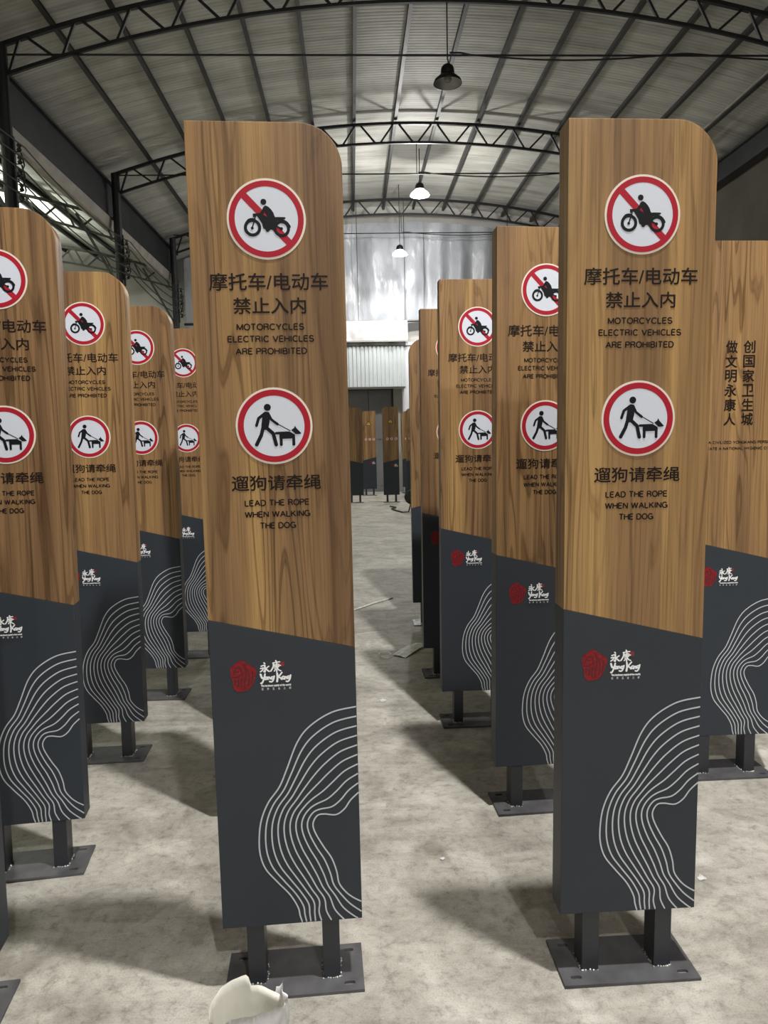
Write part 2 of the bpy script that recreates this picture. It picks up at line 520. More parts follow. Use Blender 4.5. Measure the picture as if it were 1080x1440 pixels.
# plain grotesque capitals as pen strokes in a box 0..w by 0..1 : (advance width, strokes)
def _arc(cx, cz, rx, rz, a0, a1, n=12):
    return [(cx + rx * math.cos(math.radians(a0 + (a1 - a0) * k / n)), cz + rz * math.sin(math.radians(a0 + (a1 - a0) * k / n))) for k in range(n + 1)]
CAPS = {
    'A': (0.78, [[(0, 0), (0.39, 1), (0.78, 0)], [(0.14, 0.36), (0.64, 0.36)]]),
    'B': (0.62, [[(0, 0), (0, 1), (0.36, 1)] + _arc(0.36, 0.765, 0.21, 0.235, 90, -90, 8) + [(0, 0.53)], [(0, 0), (0.38, 0)] + _arc(0.38, 0.265, 0.24, 0.265, -90, 90, 8)]),
    'C': (0.74, [_arc(0.4, 0.5, 0.4, 0.5, 42, 318, 20)]),
    'D': (0.70, [[(0, 0), (0, 1), (0.28, 1)] + _arc(0.28, 0.5, 0.42, 0.5, 90, -90, 14) + [(0, 0)]]),
    'E': (0.58, [[(0.58, 1), (0, 1), (0, 0), (0.58, 0)], [(0, 0.53), (0.52, 0.53)]]),
    'G': (0.78, [_arc(0.4, 0.5, 0.4, 0.5, 42, 350, 22) + [(0.79, 0.46), (0.46, 0.46)], [(0.79, 0.46), (0.79, 0.0)]]),
    'H': (0.68, [[(0, 0), (0, 1)], [(0.68, 0), (0.68, 1)], [(0, 0.53), (0.68, 0.53)]]),
    'I': (0.12, [[(0.06, 0), (0.06, 1)]]),
    'K': (0.66, [[(0, 0), (0, 1)], [(0.62, 1), (0, 0.36)], [(0.22, 0.58), (0.66, 0)]]),
    'L': (0.52, [[(0, 1), (0, 0), (0.52, 0)]]),
    'M': (0.82, [[(0, 0), (0, 1), (0.41, 0.06), (0.82, 1), (0.82, 0)]]),
    'N': (0.68, [[(0, 0), (0, 1), (0.68, 0), (0.68, 1)]]),
    'O': (0.82, [_arc(0.41, 0.5, 0.41, 0.5, 0, 360, 26)]),
    'P': (0.60, [[(0, 0), (0, 1), (0.34, 1)] + _arc(0.34, 0.74, 0.26, 0.26, 90, -90, 10) + [(0, 0.48)]]),
    'R': (0.64, [[(0, 0), (0, 1), (0.36, 1)] + _arc(0.36, 0.76, 0.26, 0.24, 90, -90, 10) + [(0, 0.52)], [(0.36, 0.52), (0.56, 0.40), (0.62, 0)]]),
    'S': (0.64, [_arc(0.32, 0.74, 0.29, 0.26, 20, 245, 12) + _arc(0.32, 0.25, 0.32, 0.25, 75, -165, 14)]),
    'T': (0.66, [[(0, 1), (0.66, 1)], [(0.33, 1), (0.33, 0)]]),
    'U': (0.66, [[(0, 1), (0, 0.36)] + _arc(0.33, 0.34, 0.33, 0.34, 180, 360, 12) + [(0.66, 1)]]),
    'V': (0.74, [[(0, 1), (0.37, 0), (0.74, 1)]]),
    'W': (1.04, [[(0, 1), (0.26, 0), (0.52, 1), (0.78, 0), (1.04, 1)]]),
    'Y': (0.72, [[(0, 1), (0.36, 0.44), (0.72, 1)], [(0.36, 0.44), (0.36, 0)]]),
    'Z': (0.64, [[(0, 1), (0.64, 1), (0, 0), (0.64, 0)]]),
    ' ': (0.22, []),
}
def caps_into(bm, body, x0, x1, z0, z1, y, weight=0.19):
    tot = sum(CAPS[c][0] for c in body) + 0.23 * (len(body) - 1)
    sx, sz = (x1 - x0) / tot, (z1 - z0)
    w = weight * sz
    x = 0.0
    for c in body:
        adv, strokes = CAPS[c]
        for st in strokes:
            pl = [(x0 + (x + px) * sx, z0 + w / 2 + pz * (sz - w)) for px, pz in st]
            if len(pl) > 6:
                pl2 = pl
                ribbon(bm, pl2, w, y)
            else:
                stroke(bm, pl, w, y, False)
        x += adv + 0.23

# ------------------------------------------------------------------ the building shell
X_L, X_R = -4.85, 7.85
CX, CZ, R_LOW, R_UP = 1.5, -12.2, 20.05, 20.47
BX, BZ = -11.2, -13.12                     # centre of the left aisle's arch
Y_T = (11.0, 15.95, 20.8)
Y_WALL = 21.9
Y_REAR = -12.0

def arc_pt(cx, cz, r, s):
    a = s / R_UP
    return cx + r * math.sin(a), cz + r * math.cos(a)

def struct(name, bm, m, parent=None, smooth=False):
    o = link(name, mesh_from(bm, name, m, smooth), None, parent)
    if parent is None:
        o['kind'] = 'structure'
    return o

bm = bmesh.new()
box(bm, -18.0, 8.3, Y_REAR - 0.3, 30.0, -0.2, 0.0)
struct('floor', bm, M['floor'])

def roof(name, cx, cz, m, s0, s1):
    bm = bmesh.new()
    n = 48
    rows = []
    for y in (Y_REAR - 0.2, Y_WALL + 0.3):
        for r in (R_UP + 0.13, R_UP + 0.17):
            rows.append([bm.verts.new((arc_pt(cx, cz, r, s0 + (s1 - s0) * k / n)[0], y, arc_pt(cx, cz, r, s0 + (s1 - s0) * k / n)[1])) for k in range(n + 1)])
    a, b, c, d = rows
    for k in range(n):
        bm.faces.new((a[k], c[k], c[k + 1], a[k + 1]))
        bm.faces.new((b[k], b[k + 1], d[k + 1], d[k]))
        bm.faces.new((a[k], a[k + 1], b[k + 1], b[k]))
        bm.faces.new((c[k], d[k], d[k + 1], c[k + 1]))
    bm.faces.new((a[0], b[0], d[0], c[0]))
    bm.faces.new((a[n], c[n], d[n], b[n]))
    o = struct(name, bm, m)
    k0 = 0.46
    for k in range(-7, 8):
        s = k0 + 0.875 * k
        if s < s0 + 0.1 or s > s1 - 0.1:
            continue
        pb = bmesh.new()
        ang = s / R_UP
        xc, zc = arc_pt(cx, cz, R_UP + 0.075, s)
        tx, tz = math.cos(ang), -math.sin(ang)
        nx, nz = math.sin(ang), math.cos(ang)
        def pt(u, w, y):
            return (xc + tx * u + nx * w, y, zc + tz * u + nz * w)
        # C section : web and two lips
        for u0, u1, w0, w1 in ((-0.032, -0.024, -0.045, 0.05), (-0.024, 0.032, -0.045, -0.037), (-0.024, 0.032, 0.042, 0.05)):
            vs = [pb.verts.new(pt(u, w, y)) for y in (Y_REAR, Y_WALL) for u, w in ((u0, w0), (u1, w0), (u1, w1), (u0, w1))]
            for f in ((0, 1, 2, 3), (7, 6, 5, 4), (0, 4, 5, 1), (1, 5, 6, 2), (2, 6, 7, 3), (3, 7, 4, 0)):
                pb.faces.new([vs[i] for i in f])
        link('purlin', mesh_from(pb, 'purlin', M['purlin']), None, o)
    return o

roof('ceiling', CX, CZ, M['roof'], -6.85, 6.65)
roof('ceiling', BX, BZ, M['roofb'], -6.65, 6.12)

bm = bmesh.new(); box(bm, X_R + 0.12, X_R + 0.32, Y_REAR, 30, 0, 7.35); struct('wall_right', bm, M['wall_shade'])
bm = bmesh.new(); box(bm, -17.95, -17.75, Y_REAR, Y_WALL, 0, 6.5); struct('wall_left', bm, M['wall_pale'])
bm = bmesh.new(); box(bm, -17.95, X_R + 0.32, Y_REAR - 0.2, Y_REAR, 0, 8.6); struct('wall_front', bm, M['wall_pale'])
# back wall with the doorway cut out
D0, D1, DZ = -0.17, 1.21, 3.08
bm = bmesh.new()
box(bm, -17.95, D0 - 0.06, Y_WALL, Y_WALL + 0.2, 0, 8.6)
box(bm, D1 + 0.06, X_R + 0.3, Y_WALL, Y_WALL + 0.2, 0, 8.6)
box(bm, D0 - 0.06, D1 + 0.06, Y_WALL, Y_WALL + 0.2, DZ + 0.06, 8.6)
struct('wall_back', bm, M['wall_pale'])
bm = bmesh.new()
box(bm, D0 - 0.06, D0, Y_WALL - 0.03, Y_WALL + 0.2, 0, DZ)
box(bm, D1, D1 + 0.06, Y_WALL - 0.03, Y_WALL + 0.2, 0, DZ)
box(bm, D0 - 0.06, D1 + 0.06, Y_WALL - 0.03, Y_WALL + 0.2, DZ, DZ + 0.06)
d = struct('door_1', bm, M['beam'])
xm = (D0 + D1) / 2
for a, b in ((D0, xm - 0.008), (xm + 0.008, D1)):
    bm = bmesh.new()
    box(bm, a, b, Y_WALL + 0.05, Y_WALL + 0.1, 0.01, DZ - 0.005)
    for z0, z1 in ((0.2, 1.4), (1.6, 2.95)):
        box(bm, a + 0.1, b - 0.1, Y_WALL + 0.035, Y_WALL + 0.05, z0, z1)
    link('door_leaf', mesh_from(bm, 'door_leaf', M['door']), None, d)

# ribbed white sheet over the doorway, dark bar along its top
bm = bmesh.new()
x0, x1 = -0.62, 1.60
n = 19
pts = []
for k in range(n):
    xa = x0 + (x1 - x0) * k / n
    w = (x1 - x0) / n
    pts += [(xa, 0.0), (xa + 0.62 * w, 0.0), (xa + 0.70 * w, 0.03), (xa + 0.92 * w, 0.03)]
pts.append((x1, 0.0))
pts += [(x1, 0.25), (x0, 0.25)]
lo = [bm.verts.new((x, 21.25 + yy, 3.12)) for x, yy in pts]
hi = [bm.verts.new((x, 21.25 + yy, 4.31)) for x, yy in pts]
n = len(pts)
for k in range(n):
    j = (k + 1) % n
    bm.faces.new((lo[k], lo[j], hi[j], hi[k]))
bm.faces.new(lo[::-1]); bm.faces.new(hi)
bmesh.ops.recalc_face_normals(bm, faces=bm.faces)
o = struct('ribbed_panel', bm, M['panel'])  # the ribbed sheet itself, a panel above the door
bm = bmesh.new(); box(bm, -0.7, 1.62, 21.2, 21.5, 4.31, 4.40)
struct('trim_2', bm, M['purlin'])
bm = bmesh.new(); box(bm, -0.7, 1.62, 21.35, 21.6, 3.08, 3.12)
struct('trim_3', bm, M['wall_pale'])

# white round pillar near the far door
t = empty('pillar', 'white round pillar right of the far grey door', 'pillar', (1.72, 21.48, 0))
bm = bmesh.new(); lathe(bm, [(0.0, 0.0), (0.215, 0.0), (0.215, 4.3), (0.0, 4.3)], 28)
link('shaft', mesh_from(bm, 'shaft', M['pillar'], False), None, t)
bm = bmesh.new(); box(bm, -0.25, 0.25, -0.25, 0.25, 4.3, 4.38)
link('cap_plate', mesh_from(bm, 'cap_plate', M['pillar']), None, t)

# trusses
def truss(name, label, cx, cz, Y, tie, m, webs=16, fine=0.046):
    t = empty(name, label, 'roof truss', (cx, Y, 0), group='arched lattice roof trusses')
    s_end = 6.52
    def P(r, s):
        x, z = arc_pt(cx, cz, r, s)
        return (x - cx, 0, z)
    n = 32
    for nm, r, w in (('upper_chord', R_UP - 0.03, fine + 0.012), ('lower_chord', R_LOW, fine)):
        bm = bmesh.new()
        prev = None
        for k in range(n + 1):
            s = -s_end + 2 * s_end * k / n
            x, z = arc_pt(cx, cz, r, s)
            a = s / R_UP
            ring = []
            for u, v in ((-1, -1), (1, -1), (1, 1), (-1, 1)):
                ring.append(bm.verts.new((x - cx + math.sin(a) * v * w / 2, u * w / 2, z + math.cos(a) * v * w / 2)))
            if prev:
                for i in range(4):
                    bm.faces.new((prev[i], prev[(i + 1) % 4], ring[(i + 1) % 4], ring[i]))
            else:
                bm.faces.new(ring)
            prev = ring
        bm.faces.new(prev[::-1])
        bmesh.ops.recalc_face_normals(bm, faces=bm.faces)
        link(nm, mesh_from(bm, nm, m), None, t)
    for k in range(webs):
        sl = -s_end + 2 * s_end * (k + 0.06) / webs
        su = -s_end + 2 * s_end * (k + 0.44) / webs
        su2 = -s_end + 2 * s_end * (k + 0.56) / webs
        sl2 = -s_end + 2 * s_end * (k + 0.94) / webs
        for a, b in ((P(R_LOW, sl), P(R_UP - 0.03, su)), (P(R_UP - 0.03, su2), P(R_LOW, sl2))):
            bm = bmesh.new()
            bar(bm, a, b, 0.034)
            link('web_bar', mesh_from(bm, 'web_bar', m), None, t)
    if tie:
        bm = bmesh.new()
        tube(bm, [(X_L + 0.05 - cx, 0, tie), (X_R - 0.05 - cx, 0, tie)], 0.014, 6)
        link('tie_rod', mesh_from(bm, 'tie_rod', m), None, t)
        bm = bmesh.new()
        for sgn in (0.02, ):
            tube(bm, [(sgn, 0, tie), (sgn, 0, cz + R_LOW)], 0.008, 6)
        link('tie_hanger', mesh_from(bm, 'tie_hanger', m), None, t)
    return t

which = ('nearest truss, across the top edge of the photo', 'second truss back, behind the two tall front signs', 'farthest truss, along the top of the plastic curtain')
for Y, w, tie in zip(Y_T, which, (7.11, 7.21, 7.33)):
    truss('roof_truss', 'black arched lattice roof truss, ' + w, CX, CZ, Y, tie, M['steel'])
which = ('left aisle roof truss at the left frame edge', 'left aisle roof truss meeting the middle steel post', 'left aisle roof truss meeting the farthest steel post')
for Y, w in zip(Y_T, which):
    truss('roof_truss', 'dull green lattice ' + w, BX, BZ, Y, None, M['green'])

# posts between the hall and the left aisle, eave beams
which = ('nearest black steel post at the left edge of the photo', 'middle black steel post under the left eave beam', 'farthest steel post on the left, beside the plastic curtain')
POSTX = X_L + 0.02
for Y, w in zip(Y_T, which):
    t = empty('steel_post', w, 'post', (POSTX, Y, 0), group='steel posts under the left eave beam')
    bm = bmesh.new(); lathe(bm, [(0.0, 0.012), (0.085, 0.012), (0.085, 7.24), (0.0, 7.24)], 16)
    link('shaft', mesh_from(bm, 'shaft', M['steel']), None, t)
    bm = bmesh.new(); box(bm, -0.16, 0.16, -0.16, 0.16, 0.0, 0.012)
    link('base_plate', mesh_from(bm, 'base_plate', M['steel']), None, t)
    # knee strut of the aisle truss
    bm = bmesh.new(); bar(bm, (-0.08, 0, 5.0), (-0.85, 0, 6.45), 0.05)
    link('knee_brace', mesh_from(bm, 'knee_brace', M['green']), None, t)

t = empty('eave_beam', 'dark steel eave beam with grey gutter along the left side', 'beam', (X_L - 0.19, 0, 0))
bm = bmesh.new()
box(bm, -0.03, 0.03, Y_REAR, Y_WALL, 6.38, 7.06)
box(bm, -0.10, 0.10, Y_REAR, Y_WALL, 7.06, 7.10)
box(bm, -0.06, 0.06, Y_REAR, Y_WALL, 6.34, 6.38)
link('web_beam', mesh_from(bm, 'web_beam', M['beam']), None, t)
bm = bmesh.new()
pr = [(0.09, 6.34), (0.06, 6.12), (-0.06, 6.10), (-0.10, 6.34)]
a = [bm.verts.new((x, Y_REAR, z)) for x, z in pr]
b = [bm.verts.new((x, Y_WALL, z)) for x, z in pr]
for i in range(4):
    j = (i + 1) % 4
    bm.faces.new((a[i], a[j], b[j], b[i]))
bm.faces.new(a); bm.faces.new(b[::-1])
bmesh.ops.recalc_face_normals(bm, faces=bm.faces)
link('gutter', mesh_from(bm, 'gutter', M['gutter']), None, t)
t = empty('eave_beam', 'dark steel eave beam along the right wall, behind the right sign', 'beam', (X_R - 0.04, 0, 0))
bm = bmesh.new()
box(bm, -0.03, 0.03, Y_REAR, Y_WALL, 6.78, 7.16)
box(bm, -0.11, 0.11, Y_REAR, Y_WALL, 6.74, 6.78)
link('web_beam', mesh_from(bm, 'web_beam', M['beam']), None, t)
bm = bmesh.new()
box(bm, -0.11, 0.11, Y_REAR, Y_WALL, 7.16, 7.20)
link('top_flange', mesh_from(bm, 'top_flange', M['purlin']), None, t)
# conduit clipped under the right side of the roof
xc, zc = arc_pt(CX, CZ, R_UP - 0.1, 5.55)
bm = bmesh.new(); tube(bm, [(xc, Y_REAR, zc), (xc + 0.01, 8, zc - 0.02), (xc, 12, zc + 0.02), (xc, Y_WALL, zc)], 0.022, 8)
tag(link('conduit', mesh_from(bm, 'conduit', M['gutter'])), 'thin grey conduit pipe along the right side of the roof', 'pipe')

# insulators on the posts and the lines between them
which = ('nearest', 'middle', 'farthest')
heights = (5.85, 5.68, 5.5, 5.3, 5.15)
for Y, w in zip(Y_T, which):
    t = empty('insulator_rack', 'rack of small dark insulators on the ' + w + ' left post', 'insulator rack', (POSTX + 0.085, Y, 0), group='insulator racks on the left posts')
    bm = bmesh.new(); box(bm, 0.0, 0.02, -0.02, 0.02, 4.95, 6.0)
    link('bracket', mesh_from(bm, 'bracket', M['steel']), None, t)
    for k, z in enumerate(heights):
        bm = bmesh.new()
        lathe(bm, [(0.0, -0.05), (0.025, -0.05), (0.036, -0.03), (0.018, 0.0), (0.036, 0.03), (0.025, 0.05), (0.0, 0.05)], 14, (0.02 + 0.06, 0.0, z))
        bar(bm, (0.0, 0, z - 0.055), (0.09, 0, z - 0.055), 0.012)
        link('insulator', mesh_from(bm, 'insulator', M['ceramic'], True), None, t)
    # looped jumper leads
    bm = bmesh.new()
    for k in range(3):
        z = heights[k] - 0.05
        tube(bm, [(0.08, 0.05, z), (0.125, 0.03, z - 0.18), (0.10, -0.04, z - 0.36), (0.05, -0.03, z - 0.22)], 0.012, 6)
    link('jumper_lead', mesh_from(bm, 'jumper_lead', M['cable']), None, t)
ords = ('topmost', 'second from top', 'middle', 'fourth from top', 'lowest')
for z, w in zip(heights, ords):
    pts = []
    ys = [2.0] + list(Y_T)
    for a, b in zip(ys, ys[1:]):
        for k in range(12):
            u = k / 12
            pts.append((POSTX + 0.245, a + (b - a) * u, z - 0.16 * 4 * u * (1 - u)))
    pts.append((POSTX + 0.245, ys[-1], z))
    bm = bmesh.new(); tube(bm, pts, 0.011, 6)
    tag(link('power_line', mesh_from(bm, 'power_line', M['cable'])), 'thin black power line between the left posts, ' + w + ' of five', 'cable', 'power lines strung along the left posts')

# plastic curtains on the far truss
def curtain(name, label, x0, x1, zlow, folds, amp, seed, y0):
    bm = bmesh.new()
    nx, nz = 90, 46
    g = []
    for i in range(nx + 1):
        x = x0 + (x1 - x0) * i / nx
        a = math.asin((x - CX) / R_LOW)
        zt = CZ + R_LOW * math.cos(a) - 0.02
        row = []
        for j in range(nz + 1):
            v = j / nz
            zl = zlow + 0.10 * mnoise.noise(Vector((x * 1.3, seed, 0)))
            z = zt + (zl - zt) * v
            ph = x * folds + 1.6 * mnoise.noise(Vector((x * 0.7, z * 0.35, seed))) + (0.55 * (x - x0) * v if folds > 8 else 0)
            y = y0 + amp * (0.25 + 0.75 * math.sin(v * PI * 0.9 + 0.15)) * math.sin(ph) + 0.10 * mnoise.noise(Vector((x * 1.1, z * 0.9, seed + 5))) + 0.02 * mnoise.noise(Vector((x * 7, z * 3, seed)))
            row.append(bm.verts.new((x, y, z)))
        g.append(row)
    for i in range(nx):
        for j in range(nz):
            bm.faces.new((g[i][j], g[i][j + 1], g[i + 1][j + 1], g[i + 1][j]))
    return tag(link(name, mesh_from(bm, name, M['plastic'], True)), label, 'curtain', 'plastic sheets hung across the far end')

curtain('plastic_curtain', 'translucent plastic sheet behind the far lit lamp', -0.95, 2.2, 4.98, 6.0, 0.07, 1.3, 21.5)
curtain('plastic_curtain', 'grey folded plastic sheet hanging right of the far lit lamp', 2.22, 7.7, 3.2, 9.0, 0.09, 4.7, 21.52)
curtain('plastic_curtain', 'dull plastic sheet beside the farthest left post', -4.7, -0.97, 3.2, 7.0, 0.08, 8.1, 21.5)
t = empty('curtain_pipe', 'grey horizontal pipe along the foot of the plastic sheet', 'pipe', (0, 21.2, 4.97))
bm = bmesh.new(); tube(bm, [(-4.7, 0, 0.0), (1.9, 0, 0.01), (7.9, 0, 0.0)], 0.035, 8)
link('pipe', mesh_from(bm, 'pipe', M['purlin']), None, t)
for x in (-3.2, 0.27, 1.62, 4.6, 7.0):
    bm = bmesh.new(); tube(bm, [(x, 0, 0.03), (x, 0, CZ + math.sqrt((R_UP + 0.13) ** 2 - (x - CX) ** 2) - 4.97)], 0.009, 6)
    link('hanging_wire', mesh_from(bm, 'hanging_wire', M['cable']), None, t)
bm = bmesh.new()
nx = 40
for (xa, xb) in ((-0.7, 1.68),):
    g = []
    for i in range(nx + 1):
        x = xa + (xb - xa) * i / nx
        row = []
        for j in range(9):
            v = j / 8
            zl = 4.43 + 0.02 * mnoise.noise(Vector((x * 3, 2, 0))) 
            row.append(bm.verts.new((x, 21.163 - 0.03 * v + 0.025 * math.sin(x * 9) * v + 0.04 * v * mnoise.noise(Vector((x * 4, v * 2, 9))), 5.0 + (zl - 5.0) * v)))
        g.append(row)
    for i in range(nx):
        for j in range(8):
            bm.faces.new((g[i][j], g[i][j + 1], g[i + 1][j + 1], g[i + 1][j]))
tag(link('plastic_flap', mesh_from(bm, 'plastic_flap', M['flap'], True)), 'torn white plastic flap hanging below the grey pipe', 'plastic sheet')

# ------------------------------------------------------------------ pendant lamps (each with its own light)
def spot(parent, z, power, size=math.radians(140), col=LIGHT_COL, radius=0.10):
    l = bpy.data.lights.new('lamp_light', 'SPOT')
    l.energy = power
    l.color = col
    l.spot_size = size
    l.spot_blend = 0.35
    l.shadow_soft_size = radius
    o = bpy.data.objects.new('lamp_light', l)
    COL.objects.link(o)
    o.parent = parent
    o.location = (0, 0, z)
    return o

def point(parent, z, power, col=LIGHT_COL, radius=0.15):
    l = bpy.data.lights.new('lamp_glow', 'POINT')
    l.energy = power
    l.color = col
    l.shadow_soft_size = radius
    o = bpy.data.objects.new('lamp_glow', l)
    COL.objects.link(o)
    o.parent = parent
    o.location = (0, 0, z)
    return o

def pendant(label, x, Y, zrim, power, up=0.0, top=None, lit=True, size=1.0):
    t = empty('pendant_lamp', label, 'lamp', (x, Y, zrim), group='bell pendant lamps along the hall')
    top = top if top is not None else CZ + math.sqrt(R_LOW ** 2 - (x - CX) ** 2)
    t.scale = (size, size, size)
    top = zrim + (top - zrim) / size
    # flared shade, cap
    bm = bmesh.new()
    lathe(bm, [(0.085, 0.125), (0.10, 0.115), (0.115, 0.10), (0.145, 0.075), (0.185, 0.04), (0.205, 0.0), (0.210, 0.0), (0.192, 0.046), (0.150, 0.084), (0.120, 0.108), (0.10, 0.13), (0.085, 0.135)], 40)
    link('shade', mesh_from(bm, 'shade', M['skirt_on'] if lit else M['lampcap'], True), None, t)
    if not lit:
        bm = bmesh.new()
        lathe(bm, [(0.0, 0.118), (0.10, 0.112), (0.142, 0.074), (0.182, 0.038), (0.202, 0.002)], 40)
        link('reflector', mesh_from(bm, 'reflector', M['lampin'], True), None, t)
    bm = bmesh.new()
    lathe(bm, [(0.0, 0.27), (0.03, 0.27), (0.06, 0.255), (0.085, 0.23), (0.098, 0.19), (0.10, 0.14), (0.098, 0.125), (0.0, 0.125)], 32)
    link('cap', mesh_from(bm, 'cap', M['lampcap'], True), None, t)
    bm = bmesh.new()
    lathe(bm, [(0.0, 0.02), (0.045, 0.03), (0.06, 0.06), (0.05, 0.10), (0.03, 0.12)] if not lit else [(0.0, 0.005), (0.10, 0.012), (0.16, 0.03), (0.165, 0.05)], 24)
    link('bulb', mesh_from(bm, 'bulb', M['bulb_on'] if lit else M['bulb_off'], True), None, t)
    bm = bmesh.new()
    tube(bm, [(0, 0, 0.26), (0.012, 0, 0.30), (0.006, 0, 0.33)], 0.01, 6)
    tube(bm, [(0, 0, 0.33), (0, 0, top - zrim)], 0.010, 6)
    link('hanging_rod', mesh_from(bm, 'hanging_rod', M['steel']), None, t)
    if lit:
        spot(t, -0.06, power)
        if up:
            point(t, -0.26, power * up, LIGHT_COL, 0.12)
    return t

pendant('unlit black bell pendant lamp nearest the camera, under the roof', 1.52, 11.0, 6.72, 0, lit=False)
pendant('lit bell pendant lamp hanging midway down the hall', 1.75, 17.7, 7.33, P_FAR, 0.5, 8.4, True, 1.1)
pendant('far lit bell pendant lamp glowing in front of the plastic curtain', 1.42, 20.1, 6.56, P_FAR * 0.5, 0.4, 8.4)
pendant('lit bell pendant lamp above the front row of signs, overhead', 1.28, 1.33, 6.8, P_NEAR, 0.12)
pendant('lit bell pendant lamp just behind the camera', 1.5, -3.6, 6.8, P_BACK, 0.12)
pendant('lit bell pendant lamp farthest behind the camera', 1.5, -8.6, 6.8, P_BACK, 0.12)

def fill_globe(label, x, Y, z, power):  # unseen bowl uplight, added only to brighten the left aisle roof
    t = empty('fill_bowl_lamp', label, 'lamp', (x, Y, z), group='added fill lamps in the left aisle')
    bm = bmesh.new()
    lathe(bm, [(0.0, -0.02), (0.12, 0.0), (0.19, 0.06), (0.23, 0.16), (0.222, 0.16), (0.18, 0.068), (0.115, 0.012), (0.0, -0.008)], 32)
    link('bowl', mesh_from(bm, 'bowl', M['lampcap'], True), None, t)
    bm = bmesh.new()
    lathe(bm, [(0.0, 0.0), (0.05, 0.02), (0.08, 0.08), (0.06, 0.15), (0.0, 0.19)], 24)
    link('fill_globe', mesh_from(bm, 'fill_globe', M['skirt_on'], True), None, t)
    bm = bmesh.new()
    for a in range(3):
        c, d = 0.226 * math.cos(a * 2.094), 0.226 * math.sin(a * 2.094)
        tube(bm, [(c, d, 0.15), (0.01 * math.cos(a * 2.094), 0.01 * math.sin(a * 2.094), 0.55)], 0.005, 6)
    tube(bm, [(0, 0, 0.54), (0, 0, BZ + R_LOW - z)], 0.01, 6)
    link('hanger', mesh_from(bm, 'hanger', M['lampcap']), None, t)
    l = spot(t, 0.24, power, math.radians(168), (1.0, 0.98, 0.90), 0.1)
    l.rotation_euler = (PI, 0, 0)
for Y, w in zip((6.0, 11.5, 16.8), ('nearest', 'middle', 'farthest')):
    fill_globe('added unseen fill lamp, upward bowl in the left aisle, ' + w + ' of three', -8.7, Y, 5.9, P_FILL)

# cable looped along the tie rods to the lamps
for Y, z, w in zip(Y_T, (7.11, 7.21, 7.33), ('nearest', 'second', 'farthest')):
    pts = []
    for k in range(41):
        x = 1.55 + (X_R - 0.1 - 1.55) * k / 40
        pts.append((x, Y - 0.03, z + 0.02 - 0.10 * abs(math.sin((x - 1.55) * 0.9)) * (1 if 1 < k < 39 else 0)))
    bm = bmesh.new(); tube(bm, pts, 0.012, 6)
    tag(link('lamp_cable', mesh_from(bm, 'lamp_cable', M['cable'])), 'black lamp cable looped along the tie rod of the ' + w + ' truss', 'cable', 'lamp cables on the tie rods')

# ------------------------------------------------------------------ sign parts (local frame: x right, z up, face at y = 0)
W2, PH, GAP, DEP, CR = 0.20, 2.203, 0.188, 0.08, 0.112
BL, BR_ = 0.904, 0.809                       # height of the colour break at the left and right edge
BEV = 0.0022

def top_outline():
    T = GAP + PH
    p = [(-W2, GAP + BL), (W2, GAP + BR_)]
    for k in range(15):
        a = (PI / 2) * k / 14
        p.append((W2 - CR + CR * math.cos(a), T - CR + CR * math.sin(a)))
    p.append((-W2, T))
    return p

def mir(p):
    return [(-x, z) for x, z in p][::-1]

PARTS = {}
def part_mesh(key, bm, m, smooth=False):
    _layer[0] = 0
    PARTS[key] = mesh_from(bm, key.split(':')[-1], m, smooth)
    return PARTS[key]

LOWER = [(-W2, GAP), (W2, GAP), (W2, GAP + BR_), (-W2, GAP + BL)]
for pre, f in (('', lambda p: p), ('m:', mir)):
    bm = bmesh.new(); prism_xz(bm, f(top_outline()), 0, DEP, BEV); part_mesh(pre + 'wood_panel', bm, M['wood'])
    bm = bmesh.new(); prism_xz(bm, f(LOWER), 0, DEP, BEV); part_mesh(pre + 'lower_panel', bm, M['dark'])

BRAD = 0.102
Z1, Z2 = GAP + 1.961, GAP + 1.427
def badge(key, cz, cx=0.0, r=BRAD):
    bm = bmesh.new()
    prism_xz(bm, circle_pts(cx, cz, r, 56), -0.0012, 0.0)
    part_mesh(key, bm, M['rim'])
badge('bike_badge', Z1)
badge('dog_badge', Z2)

def white_disc(bm, cz, r, y, cx=0.0):
    flat_poly(bm, circle_pts(cx, cz, r, 56), y)
for key, cz in (('bike_disc', Z1), ('dog_disc', Z2)):
    bm = bmesh.new(); white_disc(bm, cz, BRAD * 0.82, -0.0016); part_mesh(key, bm, M['white'])
bm = bmesh.new()
ring_flat(bm, 0, Z1, BRAD * 0.80, BRAD * 0.945, -0.0019, 56)
a = BRAD * 0.86
sx, sz = math.sin(math.radians(48)) , math.cos(math.radians(48))
stroke(bm, [(-a * sz * 0.98, Z1 + a * sx * 0.92), (a * sz * 0.98, Z1 - a * sx * 0.92)], BRAD * 0.175, -0.0019, False)
part_mesh('bike_ring', bm, M['red'])
bm = bmesh.new(); ring_flat(bm, 0, Z2, BRAD * 0.79, BRAD * 0.945, -0.0019, 56); part_mesh('dog_ring', bm, M['red'])

